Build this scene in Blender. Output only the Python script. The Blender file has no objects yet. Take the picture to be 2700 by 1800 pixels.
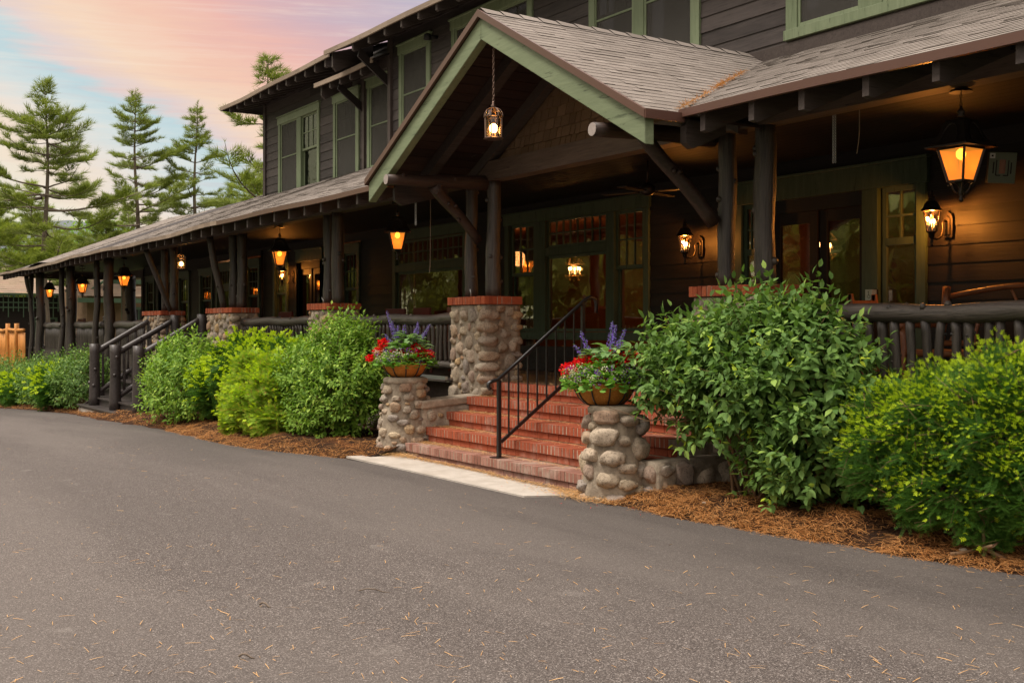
import bpy, bmesh, math, random
import numpy as np
from math import sin, cos, pi, sqrt, radians, atan2, floor
from mathutils import Vector, Matrix

random.seed(7)
RNG = np.random.default_rng(7)
SC = bpy.context.scene
COL = SC.collection

# ------------------------------------------------------------------ camera
cam_data = bpy.data.cameras.new('camera')
cam = bpy.data.objects.new('camera', cam_data)
COL.objects.link(cam)
SC.camera = cam
cam.location = (0, 0, 1.55)
cam.rotation_euler = (radians(90), 0, radians(57.855))
cam_data.sensor_width = 36
cam_data.lens = 41.33
cam_data.shift_y = -35 / 2700
cam_data.clip_start = 0.1
cam_data.clip_end = 6000

# ------------------------------------------------------------------ view
SC.view_settings.view_transform = 'Standard'
SC.view_settings.look = 'None'
SC.view_settings.gamma = 1
SC.view_settings.use_curve_mapping = False
SC.view_settings.exposure = 0.95
SC.render.engine = 'CYCLES'
SC.cycles.use_denoising = True
SC.cycles.max_bounces = 7
SC.cycles.diffuse_bounces = 3
SC.cycles.glossy_bounces = 3
SC.cycles.transmission_bounces = 5
SC.cycles.transparent_max_bounces = 12
SC.cycles.sample_clamp_indirect = 4
SC.cycles.caustics_reflective = False
SC.cycles.caustics_refractive = False

# ------------------------------------------------------------------ sun
SUN_EL, SUN_AZ = radians(63), radians(200)      # azimuth of the sun, clockwise from +Y
sun_dir = Vector((sin(SUN_AZ) * cos(SUN_EL), cos(SUN_AZ) * cos(SUN_EL), sin(SUN_EL)))
sd = bpy.data.lights.new('sun', 'SUN')
sd.energy = 1.8
sd.angle = radians(18)
sd.color = (1.0, 0.93, 0.84)
sun = bpy.data.objects.new('sun', sd)
sun.rotation_euler = (-sun_dir).to_track_quat('-Z', 'Y').to_euler()
COL.objects.link(sun)

# ------------------------------------------------------------------ world
def lin(r, g, b):
    f = lambda c: (c / 255 / 12.92) if c / 255 <= 0.04045 else ((c / 255 + 0.055) / 1.055) ** 2.4
    return (f(r), f(g), f(b), 1)

W = bpy.data.worlds.new('World')
SC.world = W
W.use_nodes = True
nt = W.node_tree
nt.nodes.clear()

class NT:
    """tiny helper to write node graphs"""
    def __init__(s, tree): s.t = tree
    def n(s, typ, ins=None, **props):
        nd = s.t.nodes.new(typ)
        for k, v in props.items(): setattr(nd, k, v)
        for k, v in (ins or {}).items():
            sock = nd.inputs[k]
            if isinstance(v, bpy.types.NodeSocket): s.t.links.new(v, sock)
            else: sock.default_value = v
        return nd
    def math(s, op, a, b=0.0, c=0.0, clamp=False):
        nd = s.n('ShaderNodeMath', {0: a, 1: b, 2: c}, operation=op); nd.use_clamp = clamp
        return nd.outputs[0]
    def mix(s, f, a, b, blend='MIX'):
        nd = s.n('ShaderNodeMix', data_type='RGBA', blend_type=blend)
        for k, v in ((0, f), (6, a), (7, b)):
            if isinstance(v, bpy.types.NodeSocket): s.t.links.new(v, nd.inputs[k])
            else: nd.inputs[k].default_value = v
        return nd.outputs[2]
    def ramp(s, f, stops, interp='LINEAR'):
        nd = s.n('ShaderNodeValToRGB', {0: f})
        cr = nd.color_ramp; cr.interpolation = interp
        while len(cr.elements) < len(stops): cr.elements.new(0.5)
        for e, (p, c) in zip(cr.elements, stops):
            e.position = p; e.color = c if len(c) == 4 else (*c, 1)
        return nd.outputs[0]
    def noise(s, vec, scale, detail=3, rough=.55, dist=0.0, out=0):
        nd = s.n('ShaderNodeTexNoise', {'Scale': scale, 'Detail': detail, 'Roughness': rough, 'Distortion': dist})
        if vec is not None: s.t.links.new(vec, nd.inputs['Vector'])
        return nd.outputs[out]
    def smooth(s, x, a, b):
        nd = s.n('ShaderNodeMapRange', {0: x, 1: a, 2: b, 3: 0.0, 4: 1.0}, interpolation_type='SMOOTHSTEP')
        return nd.outputs[0]
    def mapping(s, vec, scale=(1, 1, 1), rot=(0, 0, 0), loc=(0, 0, 0)):
        nd = s.n('ShaderNodeMapping', {'Scale': scale, 'Rotation': rot, 'Location': loc})
        s.t.links.new(vec, nd.inputs[0]); return nd.outputs[0]

w = NT(nt)
sky = w.n('ShaderNodeTexSky', sky_type='NISHITA', sun_disc=False, sun_elevation=SUN_EL, sun_rotation=SUN_AZ,
          air_density=1.2, dust_density=2.0, ozone_density=1.0)
dirn = w.n('ShaderNodeTexCoord').outputs['Generated']
sep = w.n('ShaderNodeSeparateXYZ', {0: dirn})
# horizontal compass coordinate along the north-east axis and elevation
east = w.math('ADD', w.math('MULTIPLY', sep.outputs[0], 0.5321), w.math('MULTIPLY', sep.outputs[1], 0.8467))
fwd = w.math('ADD', w.math('MULTIPLY', sep.outputs[0], -0.8467), w.math('MULTIPLY', sep.outputs[1], 0.5321))
up = sep.outputs[2]
cv = w.n('ShaderNodeCombineXYZ', {0: east, 1: up, 2: fwd}).outputs[0]
streak = w.noise(w.mapping(cv, (4, 22, 4), (0, 0, radians(26))), 1.0, 5, .55, .6)
fine = w.noise(w.mapping(cv, (12, 60, 12), (0, 0, radians(22))), 1.0, 4, .6, .3)
t = w.math('ADD', w.math('SUBTRACT', up, 0.14), w.math('MULTIPLY', w.math('ADD', east, 0.235), 0.60))
t = w.math('ADD', t, w.math('MULTIPLY', w.math('SUBTRACT', streak, 0.5), 0.06))
t = w.math('ADD', t, w.math('MULTIPLY', w.math('SUBTRACT', fine, 0.5), 0.04))
streak2 = w.noise(w.mapping(cv, (7, 70, 7), (0, 0, radians(24))), 1.0, 6, .62, .25)
t = w.math('ADD', t, w.math('MULTIPLY', w.math('SUBTRACT', streak2, 0.5), 0.05))
tn = w.math('MULTIPLY', w.math('ADD', t, 0.25), 2.0, clamp=True)       # t -0.25..0.25 -> 0..1
P = lambda x: (x + 0.25) * 2
band = w.ramp(tn, [
    (P(-.24), lin(226, 226, 176)), (P(-.18), lin(232, 232, 200)), (P(-.12), lin(238, 232, 214)),
    (P(-.085), lin(243, 222, 198)), (P(-.06), lin(234, 224, 214)), (P(-.032), lin(206, 222, 224)),
    (P(-.008), lin(182, 213, 222)), (P(.008), lin(226, 206, 204)), (P(.035), lin(247, 212, 184)),
    (P(.07), lin(245, 194, 170)), (P(.11), lin(236, 176, 166)), (P(.16), lin(206, 168, 180)), (P(.22), lin(180, 172, 196))])
skyc = w.mix(1.0, sky.outputs[0], (0.10, 0.09, 0.082, 1), 'MULTIPLY')
cloudn = w.noise(w.mapping(cv, (2, 3, 2)), 1.6, 5, .6)
over = w.mix(w.smooth(cloudn, .28, .52), skyc, (1.33, 1.17, 1.05, 1))
over = w.mix(1.0, over, w.ramp(up, [(0.0, (.30, .30, .30)), (.35, (.48, .48, .48)), (.9, (.95, .95, .95))]), 'MULTIPLY')
wisp = w.noise(w.mapping(cv, (5, 95, 5), (0, 0, radians(25))), 1.0, 7, .68, .5)
band = w.mix(w.math('MULTIPLY', w.smooth(wisp, .48, .72), .26), band, lin(255, 240, 222))
band = w.mix(w.math('MULTIPLY', w.smooth(wisp, .50, .30), .20), band, lin(206, 168, 176))
band = w.mix(0.16, band, lin(246, 236, 224))
bandv = w.mix(1.0, band, (0.515, 0.515, 0.515, 1), 'MULTIPLY')
zone = w.math('MULTIPLY', w.smooth(up, .55, .30), w.smooth(fwd, -.1, .35))
allsky = w.mix(zone, over, bandv)
bg = w.n('ShaderNodeBackground', {'Color': allsky, 'Strength': 1.0})
wo = w.n('ShaderNodeOutputWorld', {'Surface': bg.outputs[0]})
# ------------------------------------------------------------------ helpers
def V(*a): return Vector(a)

class MB:
    """collects geometry for ONE mesh object"""
    def __init__(s): s.v = []; s.f = []
    def add(s, vs, fs):
        o = len(s.v); s.v.extend([tuple(v) for v in vs]); s.f.extend([tuple(i + o for i in f) for f in fs])
    def box(s, x0, x1, y0, y1, z0, z1):
        if x0 > x1: x0, x1 = x1, x0
        if y0 > y1: y0, y1 = y1, y0
        if z0 > z1: z0, z1 = z1, z0
        s.add([(x0, y0, z0), (x1, y0, z0), (x1, y1, z0), (x0, y1, z0), (x0, y0, z1), (x1, y0, z1), (x1, y1, z1), (x0, y1, z1)],
              [(0, 3, 2, 1), (4, 5, 6, 7), (0, 1, 5, 4), (1, 2, 6, 5), (2, 3, 7, 6), (3, 0, 4, 7)])
    def bar(s, p, q, w, h, up=(0, 0, 1), ext=0.0):
        p, q = Vector(p), Vector(q); d = (q - p).normalized(); p = p - d * ext; q = q + d * ext
        u = Vector(up); a = d.cross(u).normalized() * (w / 2); b = a.cross(d).normalized() * (h / 2)
        s.add([p - a - b, p + a - b, p + a + b, p - a + b, q - a - b, q + a - b, q + a + b, q - a + b],
              [(0, 1, 2, 3), (4, 7, 6, 5), (0, 4, 5, 1), (1, 5, 6, 2), (2, 6, 7, 3), (3, 7, 4, 0)])
    def prism(s, poly, y0, y1):
        """poly = [(x,z)] extruded along y"""
        n = len(poly)
        s.add([(x, y0, z) for x, z in poly] + [(x, y1, z) for x, z in poly],
              [tuple(range(n)), tuple(range(2 * n - 1, n - 1, -1))] + [(i, i + n, (i + 1) % n + n, (i + 1) % n) for i in range(n)])
    def prismx(s, poly, x0, x1):
        """poly = [(y,z)] extruded along x"""
        n = len(poly)
        s.add([(x0, y, z) for y, z in poly] + [(x1, y, z) for y, z in poly],
              [tuple(range(n)), tuple(range(2 * n - 1, n - 1, -1))] + [(i, i + n, (i + 1) % n + n, (i + 1) % n) for i in range(n)])
    def tube(s, pts, rad, n=8, cap=True, jit=0.0):
        pts = [Vector(p) for p in pts]; m = len(pts)
        if not hasattr(rad, '__len__'): rad = [rad] * m
        ref = None; rings = []
        for i in range(m):
            d = (pts[min(i + 1, m - 1)] - pts[max(i - 1, 0)])
            if d.length < 1e-9: d = Vector((0, 0, 1))
            d.normalize()
            if ref is None:
                ref = Vector((0, 0, 1)) if abs(d.z) < .9 else Vector((1, 0, 0))
            a = (ref - d * ref.dot(d)).normalized(); b = d.cross(a); ref = a
            rings.append([pts[i] + (a * cos(2 * pi * k / n) + b * sin(2 * pi * k / n)) * rad[i] * (1 + (random.uniform(-jit, jit) if jit else 0)) for k in range(n)])
        vs = [v for r in rings for v in r]; fs = []
        for i in range(m - 1):
            for k in range(n):
                k2 = (k + 1) % n
                fs.append((i * n + k, i * n + k2, (i + 1) * n + k2, (i + 1) * n + k))
        if cap:
            fs.append(tuple(range(n - 1, -1, -1))); fs.append(tuple((m - 1) * n + k for k in range(n)))
        s.add(vs, fs)
    def log(s, p, q, r0, r1=None, n=12, seg=10, bend=.012, knots=3, jit=.03):
        """a peeled log: slightly crooked, knobbly"""
        p, q = Vector(p), Vector(q); r1 = r0 if r1 is None else r1
        d = q - p; L = d.length; d.normalize()
        u = d.orthogonal().normalized(); w_ = d.cross(u)
        ph = [random.uniform(0, 6.28) for _ in range(4)]
        pts = []; rs = []
        for i in range(seg + 1):
            t_ = i / seg; e = sin(pi * t_)
            o = u * (bend * e * sin(ph[0] + 3.1 * t_ * L)) + w_ * (bend * e * sin(ph[1] + 2.3 * t_ * L))
            pts.append(p + d * (L * t_) + o)
            rs.append((r0 + (r1 - r0) * t_) * (1 + .05 * sin(ph[2] + 4 * t_ * L) + random.uniform(-.02, .02)))
        s.tube(pts, rs, n, True, jit)
        for _ in range(knots):
            t_ = random.uniform(.05, .95); a = random.uniform(0, 2 * pi); r = r0 + (r1 - r0) * t_
            c = p + d * (L * t_); o = u * cos(a) + w_ * sin(a)
            s.tube([c + o * r * .7, c + o * (r * 1.12), c + o * (r * 1.22)], [r * .42, r * .3, r * .13], 7)
    def lathe(s, prof, c=(0, 0, 0), n=16, rot=0.0, cap=True):
        """prof = [(r,z)] bottom to top around the vertical axis through c"""
        m = len(prof); vs = []
        for r, z in prof:
            for k in range(n):
                a = rot + 2 * pi * k / n
                vs.append((c[0] + r * cos(a), c[1] + r * sin(a), c[2] + z))
        fs = [(i * n + k, i * n + (k + 1) % n, (i + 1) * n + (k + 1) % n, (i + 1) * n + k) for i in range(m - 1) for k in range(n)]
        if cap:
            fs.append(tuple(range(n - 1, -1, -1))); fs.append(tuple((m - 1) * n + k for k in range(n)))
        s.add(vs, fs)
    def ball(s, c, r, n=8, m=6, sq=(1, 1, 1)):
        prof = [(max(.02, sin(pi * i / m)) * r, -cos(pi * i / m) * r) for i in range(m + 1)]
        vs = []
        for rr, z in prof:
            for k in range(n):
                a = 2 * pi * k / n
                vs.append((c[0] + rr * cos(a) * sq[0], c[1] + rr * sin(a) * sq[1], c[2] + z * sq[2]))
        fs = [(i * n + k, i * n + (k + 1) % n, (i + 1) * n + (k + 1) % n, (i + 1) * n + k) for i in range(m) for k in range(n)]
        s.add(vs, fs)
    def quad(s, a, b, c, d): s.add([a, b, c, d], [(0, 1, 2, 3)])
    def build(s, name, mat, parent=None, org=(0, 0, 0), smooth=False, bevel=0.0):
        me = bpy.data.meshes.new(name)
        o_ = Vector(org)
        me.from_pydata([(v[0] - o_.x, v[1] - o_.y, v[2] - o_.z) for v in s.v], [], s.f)
        me.validate(); me.update()
        if smooth: me.polygons.foreach_set('use_smooth', [True] * len(me.polygons))
        ob = bpy.data.objects.new(name, me); COL.objects.link(ob)
        if mat: me.materials.append(mat)
        if parent is not None: ob.parent = parent
        else: ob.location = o_
        if bevel:
            md = ob.modifiers.new('bevel', 'BEVEL'); md.width = bevel; md.segments = 2; md.limit_method = 'ANGLE'
        if smooth == 'auto':
            md = ob.modifiers.new('wn', 'WEIGHTED_NORMAL')
        return ob

def tag(o, label=None, cat=None, group=None, kind=None):
    if label: o['label'] = label
    if cat: o['category'] = cat
    if group: o['group'] = group
    if kind: o['kind'] = kind
    return o

def thing(name, label, cat, loc=(0, 0, 0), group=None, rz=0.0):
    o = bpy.data.objects.new(name, None); COL.objects.link(o)
    o.location = loc; o.rotation_euler = (0, 0, rz); o.empty_display_size = .1
    return tag(o, label, cat, group)

def copy_tree(o, parent=None):
    c = o.copy(); COL.objects.link(c); c.parent = parent
    for ch in list(o.children): copy_tree(ch, c)
    return c

def np_mesh(name, verts, faces, mat, parent=None, smooth=False, org=None):
    """verts (N,3) float array, faces (M,k) int array"""
    me = bpy.data.meshes.new(name)
    verts = np.asarray(verts, dtype=np.float32); faces = np.asarray(faces, dtype=np.int32)
    if org is not None: verts = verts - np.array(org, dtype=np.float32)
    k = faces.shape[1]
    me.vertices.add(len(verts)); me.vertices.foreach_set('co', verts.ravel())
    me.loops.add(faces.size); me.loops.foreach_set('vertex_index', faces.ravel())
    me.polygons.add(len(faces))
    me.polygons.foreach_set('loop_start', np.arange(0, faces.size, k, dtype=np.int32))
    me.polygons.foreach_set('loop_total', np.full(len(faces), k, dtype=np.int32))
    me.update(calc_edges=True)
    if smooth: me.polygons.foreach_set('use_smooth', [True] * len(faces))
    if mat: me.materials.append(mat)
    ob = bpy.data.objects.new(name, me); COL.objects.link(ob)
    if parent is not None: ob.parent = parent
    elif org is not None: ob.location = org
    return ob

def frames(dirs, ups):
    """rotation matrices (K,3,3) whose columns are side, dir, normal"""
    d = dirs / np.linalg.norm(dirs, axis=1, keepdims=True)
    s_ = np.cross(d, ups); s_ /= (np.linalg.norm(s_, axis=1, keepdims=True) + 1e-9)
    n_ = np.cross(s_, d)
    return np.stack([s_, d, n_], axis=2)

def scatter(tv, tf, R, pos, scale):
    """copy a template to K places: returns verts, faces"""
    tv = np.asarray(tv, dtype=float); tf = np.asarray(tf)
    sc = scale if np.ndim(scale) == 2 else np.repeat(np.asarray(scale)[:, None], 3, 1)
    vv = np.einsum('kij,kvj->kvi', R, tv[None] * sc[:, None, :]) + pos[:, None, :]
    ff = tf[None] + (np.arange(len(pos)) * len(tv))[:, None, None]
    return vv.reshape(-1, 3), ff.reshape(-1, tf.shape[1])

# leaf templates: length 1 along +y, width about .5, folded along the midrib
LEAF_V = [(0, 0, 0), (-.2, .22, .05), (0, .25, -.02), (.2, .22, .05), (-.24, .55, .03), (0, .58, -.03), (.24, .55, .03), (0, 1, -.14)]
LEAF_F = [(0, 2, 1), (0, 3, 2), (1, 2, 5), (1, 5, 4), (2, 3, 6), (2, 6, 5), (4, 5, 7), (5, 6, 7)]
LEAF4_V = [(0, 0, 0), (-.25, .5, .05), (0, .5, -.03), (.25, .5, .05), (0, 1, -.12)]
LEAF4_F = [(0, 2, 1), (0, 3, 2), (1, 2, 4), (2, 3, 4)]

# ------------------------------------------------------------------ materials
def new_mat(name):
    m = bpy.data.materials.new(name); m.use_nodes = True
    m.node_tree.nodes.clear()
    return m, NT(m.node_tree)

def finish(m, g, color, rough=.7, metal=0.0, bump=None, bstr=.3, bdist=.01, spec=.35, coat=0.0, extra=None):
    p = g.n('ShaderNodeBsdfPrincipled', {'Base Color': color, 'Roughness': rough, 'Metallic': metal, 'Specular IOR Level': spec, 'Coat Weight': coat})
    if bump is not None:
        b = g.n('ShaderNodeBump', {'Height': bump, 'Strength': bstr, 'Distance': bdist})
        g.t.links.new(b.outputs[0], p.inputs['Normal'])
    for k, v in (extra or {}).items():
        if isinstance(v, bpy.types.NodeSocket): g.t.links.new(v, p.inputs[k])
        else: p.inputs[k].default_value = v
    g.n('ShaderNodeOutputMaterial', {'Surface': p.outputs[0]})
    return m

def c4(*c): return (*c, 1) if len(c) == 3 else c
def obco(g): return g.n('ShaderNodeTexCoord').outputs['Object']
def isl(g): return g.n('ShaderNodeNewGeometry').outputs['Random Per Island']

def m_plain(name, col, rough=.6, metal=0.0, var=.15, scale=14, spec=.35, bstr=.12):
    m, g = new_mat(name); co = obco(g); n = g.noise(co, scale, 4)
    c = g.mix(n, c4(*[x * (1 - var) for x in col]), c4(*[min(1, x * (1 + var)) for x in col]))
    return finish(m, g, c, rough, metal, g.noise(co, scale * 4, 3), bstr, .004, spec)

def m_wood(name, dark, light, along='x', scale=9, rough=.65, bstr=.35, stretch=14, spec=.3, wear=None):
    """painted or stained timber with grain running along an axis and board-to-board variation"""
    m, g = new_mat(name); co = obco(g)
    sc = {'x': (1, stretch, stretch), 'y': (stretch, 1, stretch), 'z': (stretch, stretch, 1)}[along]
    r = isl(g)
    off = g.n('ShaderNodeCombineXYZ', {0: g.math('MULTIPLY', r, 37.0), 1: g.math('MULTIPLY', r, 11.0), 2: g.math('MULTIPLY', r, 5.0)}).outputs[0]
    vec = g.n('ShaderNodeVectorMath', {0: g.mapping(co, sc), 1: off}, operation='ADD').outputs[0]
    grain = g.noise(vec, scale * .12, 6, .65, 1.2)
    blot = g.noise(co, 1.3, 4, .6)
    fineg = g.noise(vec, scale * .42, 5, .7, .4)
    f = g.math('ADD', g.math('MULTIPLY', grain, .45), g.math('MULTIPLY', blot, .2))
    f = g.math('ADD', f, g.math('MULTIPLY', r, .22)); f = g.math('ADD', f, g.math('MULTIPLY', fineg, .35))
    c = g.mix(g.smooth(f, .42, .82), c4(*dark), c4(*light))
    c = g.mix(g.math('MULTIPLY', g.smooth(fineg, .40, .31), .85), c, c4(*[x * .35 for x in dark]))
    grain = g.math('ADD', grain, g.math('MULTIPLY', fineg, .5))
    if wear:
        c = g.mix(g.smooth(g.noise(vec, scale * .3, 5, .7), .66, .74), c, c4(*wear))
    return finish(m, g, c, rough, 0, grain, bstr, .006, spec)

def m_leaf(name, a, b, tip=None, transl=.3, rough=.55, hue=.5, spec=.13):
    m, g = new_mat(name); co = obco(g); r = isl(g)
    n = g.noise(co, 2.2, 3)
    f = g.math('ADD', g.math('MULTIPLY', r, .6), g.math('MULTIPLY', g.math('SUBTRACT', n, .3), .8), clamp=True)
    c = g.mix(f, c4(*a), c4(*b))
    if tip: c = g.mix(g.smooth(r, .86, .93), c, c4(*tip))
    p = g.n('ShaderNodeBsdfPrincipled', {'Base Color': c, 'Roughness': rough, 'Specular IOR Level': spec})
    tcol = g.mix(1.0, c, (1.25, 1.3, .6, 1), 'MULTIPLY')
    tr = g.n('ShaderNodeBsdfTranslucent', {'Color': tcol})
    mx = g.n('ShaderNodeMixShader', {0: transl, 1: p.outputs[0], 2: tr.outputs[0]})
    g.n('ShaderNodeOutputMaterial', {'Surface': mx.outputs[0]})
    return m

def m_glass(name, tint=(.9, .95, .9), refl=.12, wavy=.25, edge=.55, scale=1.4):
    m, g = new_mat(name); co = obco(g)
    b = g.n('ShaderNodeBump', {'Height': g.noise(co, scale, 2, .4), 'Strength': wavy, 'Distance': .03})
    tr = g.n('ShaderNodeBsdfTransparent', {'Color': c4(*tint)})
    gl = g.n('ShaderNodeBsdfGlossy', {'Roughness': .015, 'Normal': b.outputs[0], 'Color': (1, 1, 1, 1)})
    lw = g.n('ShaderNodeLayerWeight', {'Blend': edge})
    fac = g.math('ADD', g.math('MULTIPLY', lw.outputs['Fresnel'], .32), refl, clamp=True)
    mx = g.n('ShaderNodeMixShader', {0: fac, 1: tr.outputs[0], 2: gl.outputs[0]})
    g.n('ShaderNodeOutputMaterial', {'Surface': mx.outputs[0]})
    return m

def m_emit(name, col, st, base=(.3, .2, .1)):
    m, g = new_mat(name)
    return finish(m, g, c4(*base), .4, 0, extra={'Emission Color': c4(*col), 'Emission Strength': st})

def m_brick(name, a, b, mort=None, dust=0.0):
    m, g = new_mat(name); co = obco(g); r = isl(g)
    c = g.ramp(r, [(0, c4(*a)), (.5, c4(*b)), (.85, c4(*[x * .85 for x in a])), (1, c4(*[min(1, x * 1.12) for x in b]))])
    n = g.noise(co, 30, 4, .7)
    c = g.mix(g.math('MULTIPLY', g.smooth(n, .45, .7), .35), c, c4(*[x * .55 for x in a]))
    big = g.noise(co, 2.5, 4, .65)
    if dust:
        c = g.mix(g.math('MULTIPLY', g.smooth(big, .5, .72), dust), c, (.42, .32, .26, 1))
    return finish(m, g, c, .85, 0, n, .5, .004, .2)

def m_stone(name):
    m, g = new_mat(name); co = obco(g); r = isl(g)
    c = g.ramp(r, [(0, (0.414, 0.322, 0.218, 1)), (.18, (0.287, 0.247, 0.201, 1)), (.34, (0.483, 0.333, 0.172, 1)), (.48, (0.310, 0.218, 0.149, 1)), (.6, (0.460, 0.391, 0.299, 1)),
                   (.74, (0.391, 0.230, 0.127, 1)), (.86, (0.253, 0.218, 0.190, 1)), (1, (0.517, 0.414, 0.276, 1))])
    sp = g.noise(co, 52, 5, .8); sp2 = g.noise(co, 17, 5, .7)
    c = g.mix(g.math('MULTIPLY', g.smooth(sp, .50, .62), .7), c, (.085, .068, .05, 1))
    c = g.mix(g.math('MULTIPLY', g.smooth(sp, .42, .3), .5), c, (.5, .45, .36, 1))
    c = g.mix(g.math('MULTIPLY', g.smooth(sp2, .52, .7), .45), c, (.14, .12, .09, 1))
    h = g.math('ADD', g.math('MULTIPLY', sp, .3), sp2)
    return finish(m, g, c, .85, 0, h, .5, .012, .25)

def m_mortar(name, a=(.36, .30, .225), b=(.22, .18, .135)):
    m, g = new_mat(name); co = obco(g)
    n = g.noise(co, 9, 6, .7); n2 = g.noise(co, 60, 4, .7)
    c = g.mix(g.smooth(n, .35, .65), c4(*a), c4(*b))
    c = g.mix(g.math('MULTIPLY', g.smooth(n2, .5, .7), .3), c, (.10, .09, .075, 1))
    return finish(m, g, c, .95, 0, g.math('ADD', n, g.math('MULTIPLY', n2, .35)), .7, .02, .15)

def m_shingle(name, cols):
    m, g = new_mat(name); co = obco(g); r = isl(g)
    st = [(i / (len(cols) - 1), c4(*c)) for i, c in enumerate(cols)]
    c = g.ramp(r, st)
    n = g.noise(co, 150, 3, .8); big = g.noise(co, .9, 5, .6)
    c = g.mix(g.math('MULTIPLY', g.smooth(n, .4, .65), .5), c, c4(*[x * .45 for x in cols[0]]))
    c = g.mix(g.math('MULTIPLY', g.smooth(big, .45, .7), .4), c, c4(*[x * .6 for x in cols[0]]))
    litter = g.noise(co, 38, 2, .9)
    c = g.mix(g.smooth(litter, .72, .76), c, (.42, .2, .08, 1))
    return finish(m, g, c, .93, 0, n, .6, .006, .15)

M = {}
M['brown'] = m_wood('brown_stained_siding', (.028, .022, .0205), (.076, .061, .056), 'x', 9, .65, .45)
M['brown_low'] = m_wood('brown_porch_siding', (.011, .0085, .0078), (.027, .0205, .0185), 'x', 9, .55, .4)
M['brown_trim'] = m_wood('brown_trim', (.032, .023, .0195), (.068, .052, .045), 'y', 9, .65, .3)
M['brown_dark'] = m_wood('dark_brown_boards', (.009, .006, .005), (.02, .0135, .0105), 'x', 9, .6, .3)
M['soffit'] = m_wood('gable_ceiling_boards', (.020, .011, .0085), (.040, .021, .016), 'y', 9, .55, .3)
M['beam'] = m_wood('brown_beam', (.055, .036, .026), (.125, .088, .066), 'x', 9, .55, .5)
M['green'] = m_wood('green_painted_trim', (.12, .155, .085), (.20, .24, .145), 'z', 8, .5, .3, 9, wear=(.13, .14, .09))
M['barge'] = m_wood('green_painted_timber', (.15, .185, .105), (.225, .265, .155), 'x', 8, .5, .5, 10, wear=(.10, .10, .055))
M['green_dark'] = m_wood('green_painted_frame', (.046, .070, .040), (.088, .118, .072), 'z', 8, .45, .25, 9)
M['log'] = m_wood('dark_stained_logs', (.011, .0083, .0068), (.088, .070, .056), 'z', 11, .42, 1.6, 16, .5)
M['logx'] = m_wood('dark_stained_rail_logs', (.013, .010, .0085), (.130, .106, .088), 'x', 11, .42, 1.6, 16, .5)
M['log_brown'] = m_wood('brown_beam_log', (.022, .013, .010), (.062, .038, .028), 'y', 10, .5, .7, 12)
M['log_end'] = m_plain('cut_log_end', (.33, .28, .25), .8, 0, .3, 30)
M['stairwood'] = m_wood('dark_stair_paint', (.024, .019, .017), (.068, .055, .050), 'x', 9, .45, .4, 12, .5)
M['floor'] = m_wood('porch_floor_boards', (.025, .019, .016), (.05, .038, .032), 'y', 9, .45, .3)
M['stone'] = m_stone('fieldstone')
M['mortar'] = m_mortar('mortar')
M['mortar_pale'] = m_mortar('pale_mortar', (.46, .39, .30), (.30, .25, .19))
M['brick'] = m_brick('red_step_brick', (.29, .070, .033), (.36, .092, .044), dust=.4)
M['brick_old'] = m_brick('faded_step_brick', (.27, .12, .085), (.36, .19, .145), dust=.8)
M['brick_cap'] = m_brick('orange_cap_brick', (.33, .075, .035), (.46, .12, .05), dust=.35)
M['shingle'] = m_shingle('roof_shingles', [(.215, .186, .162), (.275, .238, .210), (.24, .208, .182), (.30, .262, .232), (.20, .172, .149)])
M['shingle_red'] = m_shingle('cottage_shingles', [(.32, .24, .17), (.38, .28, .2), (.28, .22, .17), (.36, .25, .18)])
M['wallshingle'] = m_shingle('wall_shingles', [(.17, .108, .062), (.25, .16, .095), (.20, .13, .076), (.30, .195, .12)])
M['fascia'] = m_plain('brown_metal_edging', (.10, .048, .035), .35, 0, .1, 3, .5)
M['fascia_pale'] = m_wood('weathered_edge_board', (.2, .15, .11), (.3, .23, .17), 'x', 9, .7, .3)
M['black'] = m_plain('black_painted_steel', (.012, .011, .011), .28, 0, .2, 20, .6)
M['bronze'] = m_plain('dark_bronze', (.035, .026, .020), .38, .6, .3, 25, .5)
M['brass'] = m_plain('brass', (.28, .17, .06), .3, .9, .2, 25, .5)
M['copper'] = m_plain('copper_brown_metal', (.20, .13, .10), .3, .7, .25, 25, .5)
M['silver'] = m_plain('brushed_aluminium', (.5, .5, .48), .3, .8, .1, 25, .5)
M['white'] = m_plain('white_plastic', (.7, .7, .66), .4)
M['glass'] = m_glass('window_glass', (.86, .82, .72), .035, .07, .42, 2.2)
M['glass_up'] = m_glass('upper_window_glass', (.5, .5, .48), .03, .35, .3, 5)
M['glass_clear'] = m_glass('lantern_glass', (1, .90, .72), .05, 0, .3)
M['bulb'] = m_emit('lit_bulb', (1, .52, .16), 15)
M['bulb_dim'] = m_emit('lit_candle_bulb', (1, .50, .16), 26)
M['chair'] = m_plain('dark_red_chair', (.10, .012, .012), .3, 0, .3, 8, .5)
M['speaker'] = m_plain('grey_green_box', (.16, .19, .13), .5)
M['dark'] = m_plain('near_black', (.01, .009, .008), .6)
M['inner_wall'] = m_wood('interior_panelling', (.16, .06, .028), (.24, .10, .045), 'z', 8, .5, .2)
M['inner_red'] = m_plain('dark_red_interior', (.045, .014, .010), .6)
M['curtain'] = m_plain('beige_curtain', (.28, .22, .16), .9)
M['shingle_edge'] = m_plain('shingle_edges', (.085, .072, .062), .9, 0, .3, 40, .2)
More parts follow.
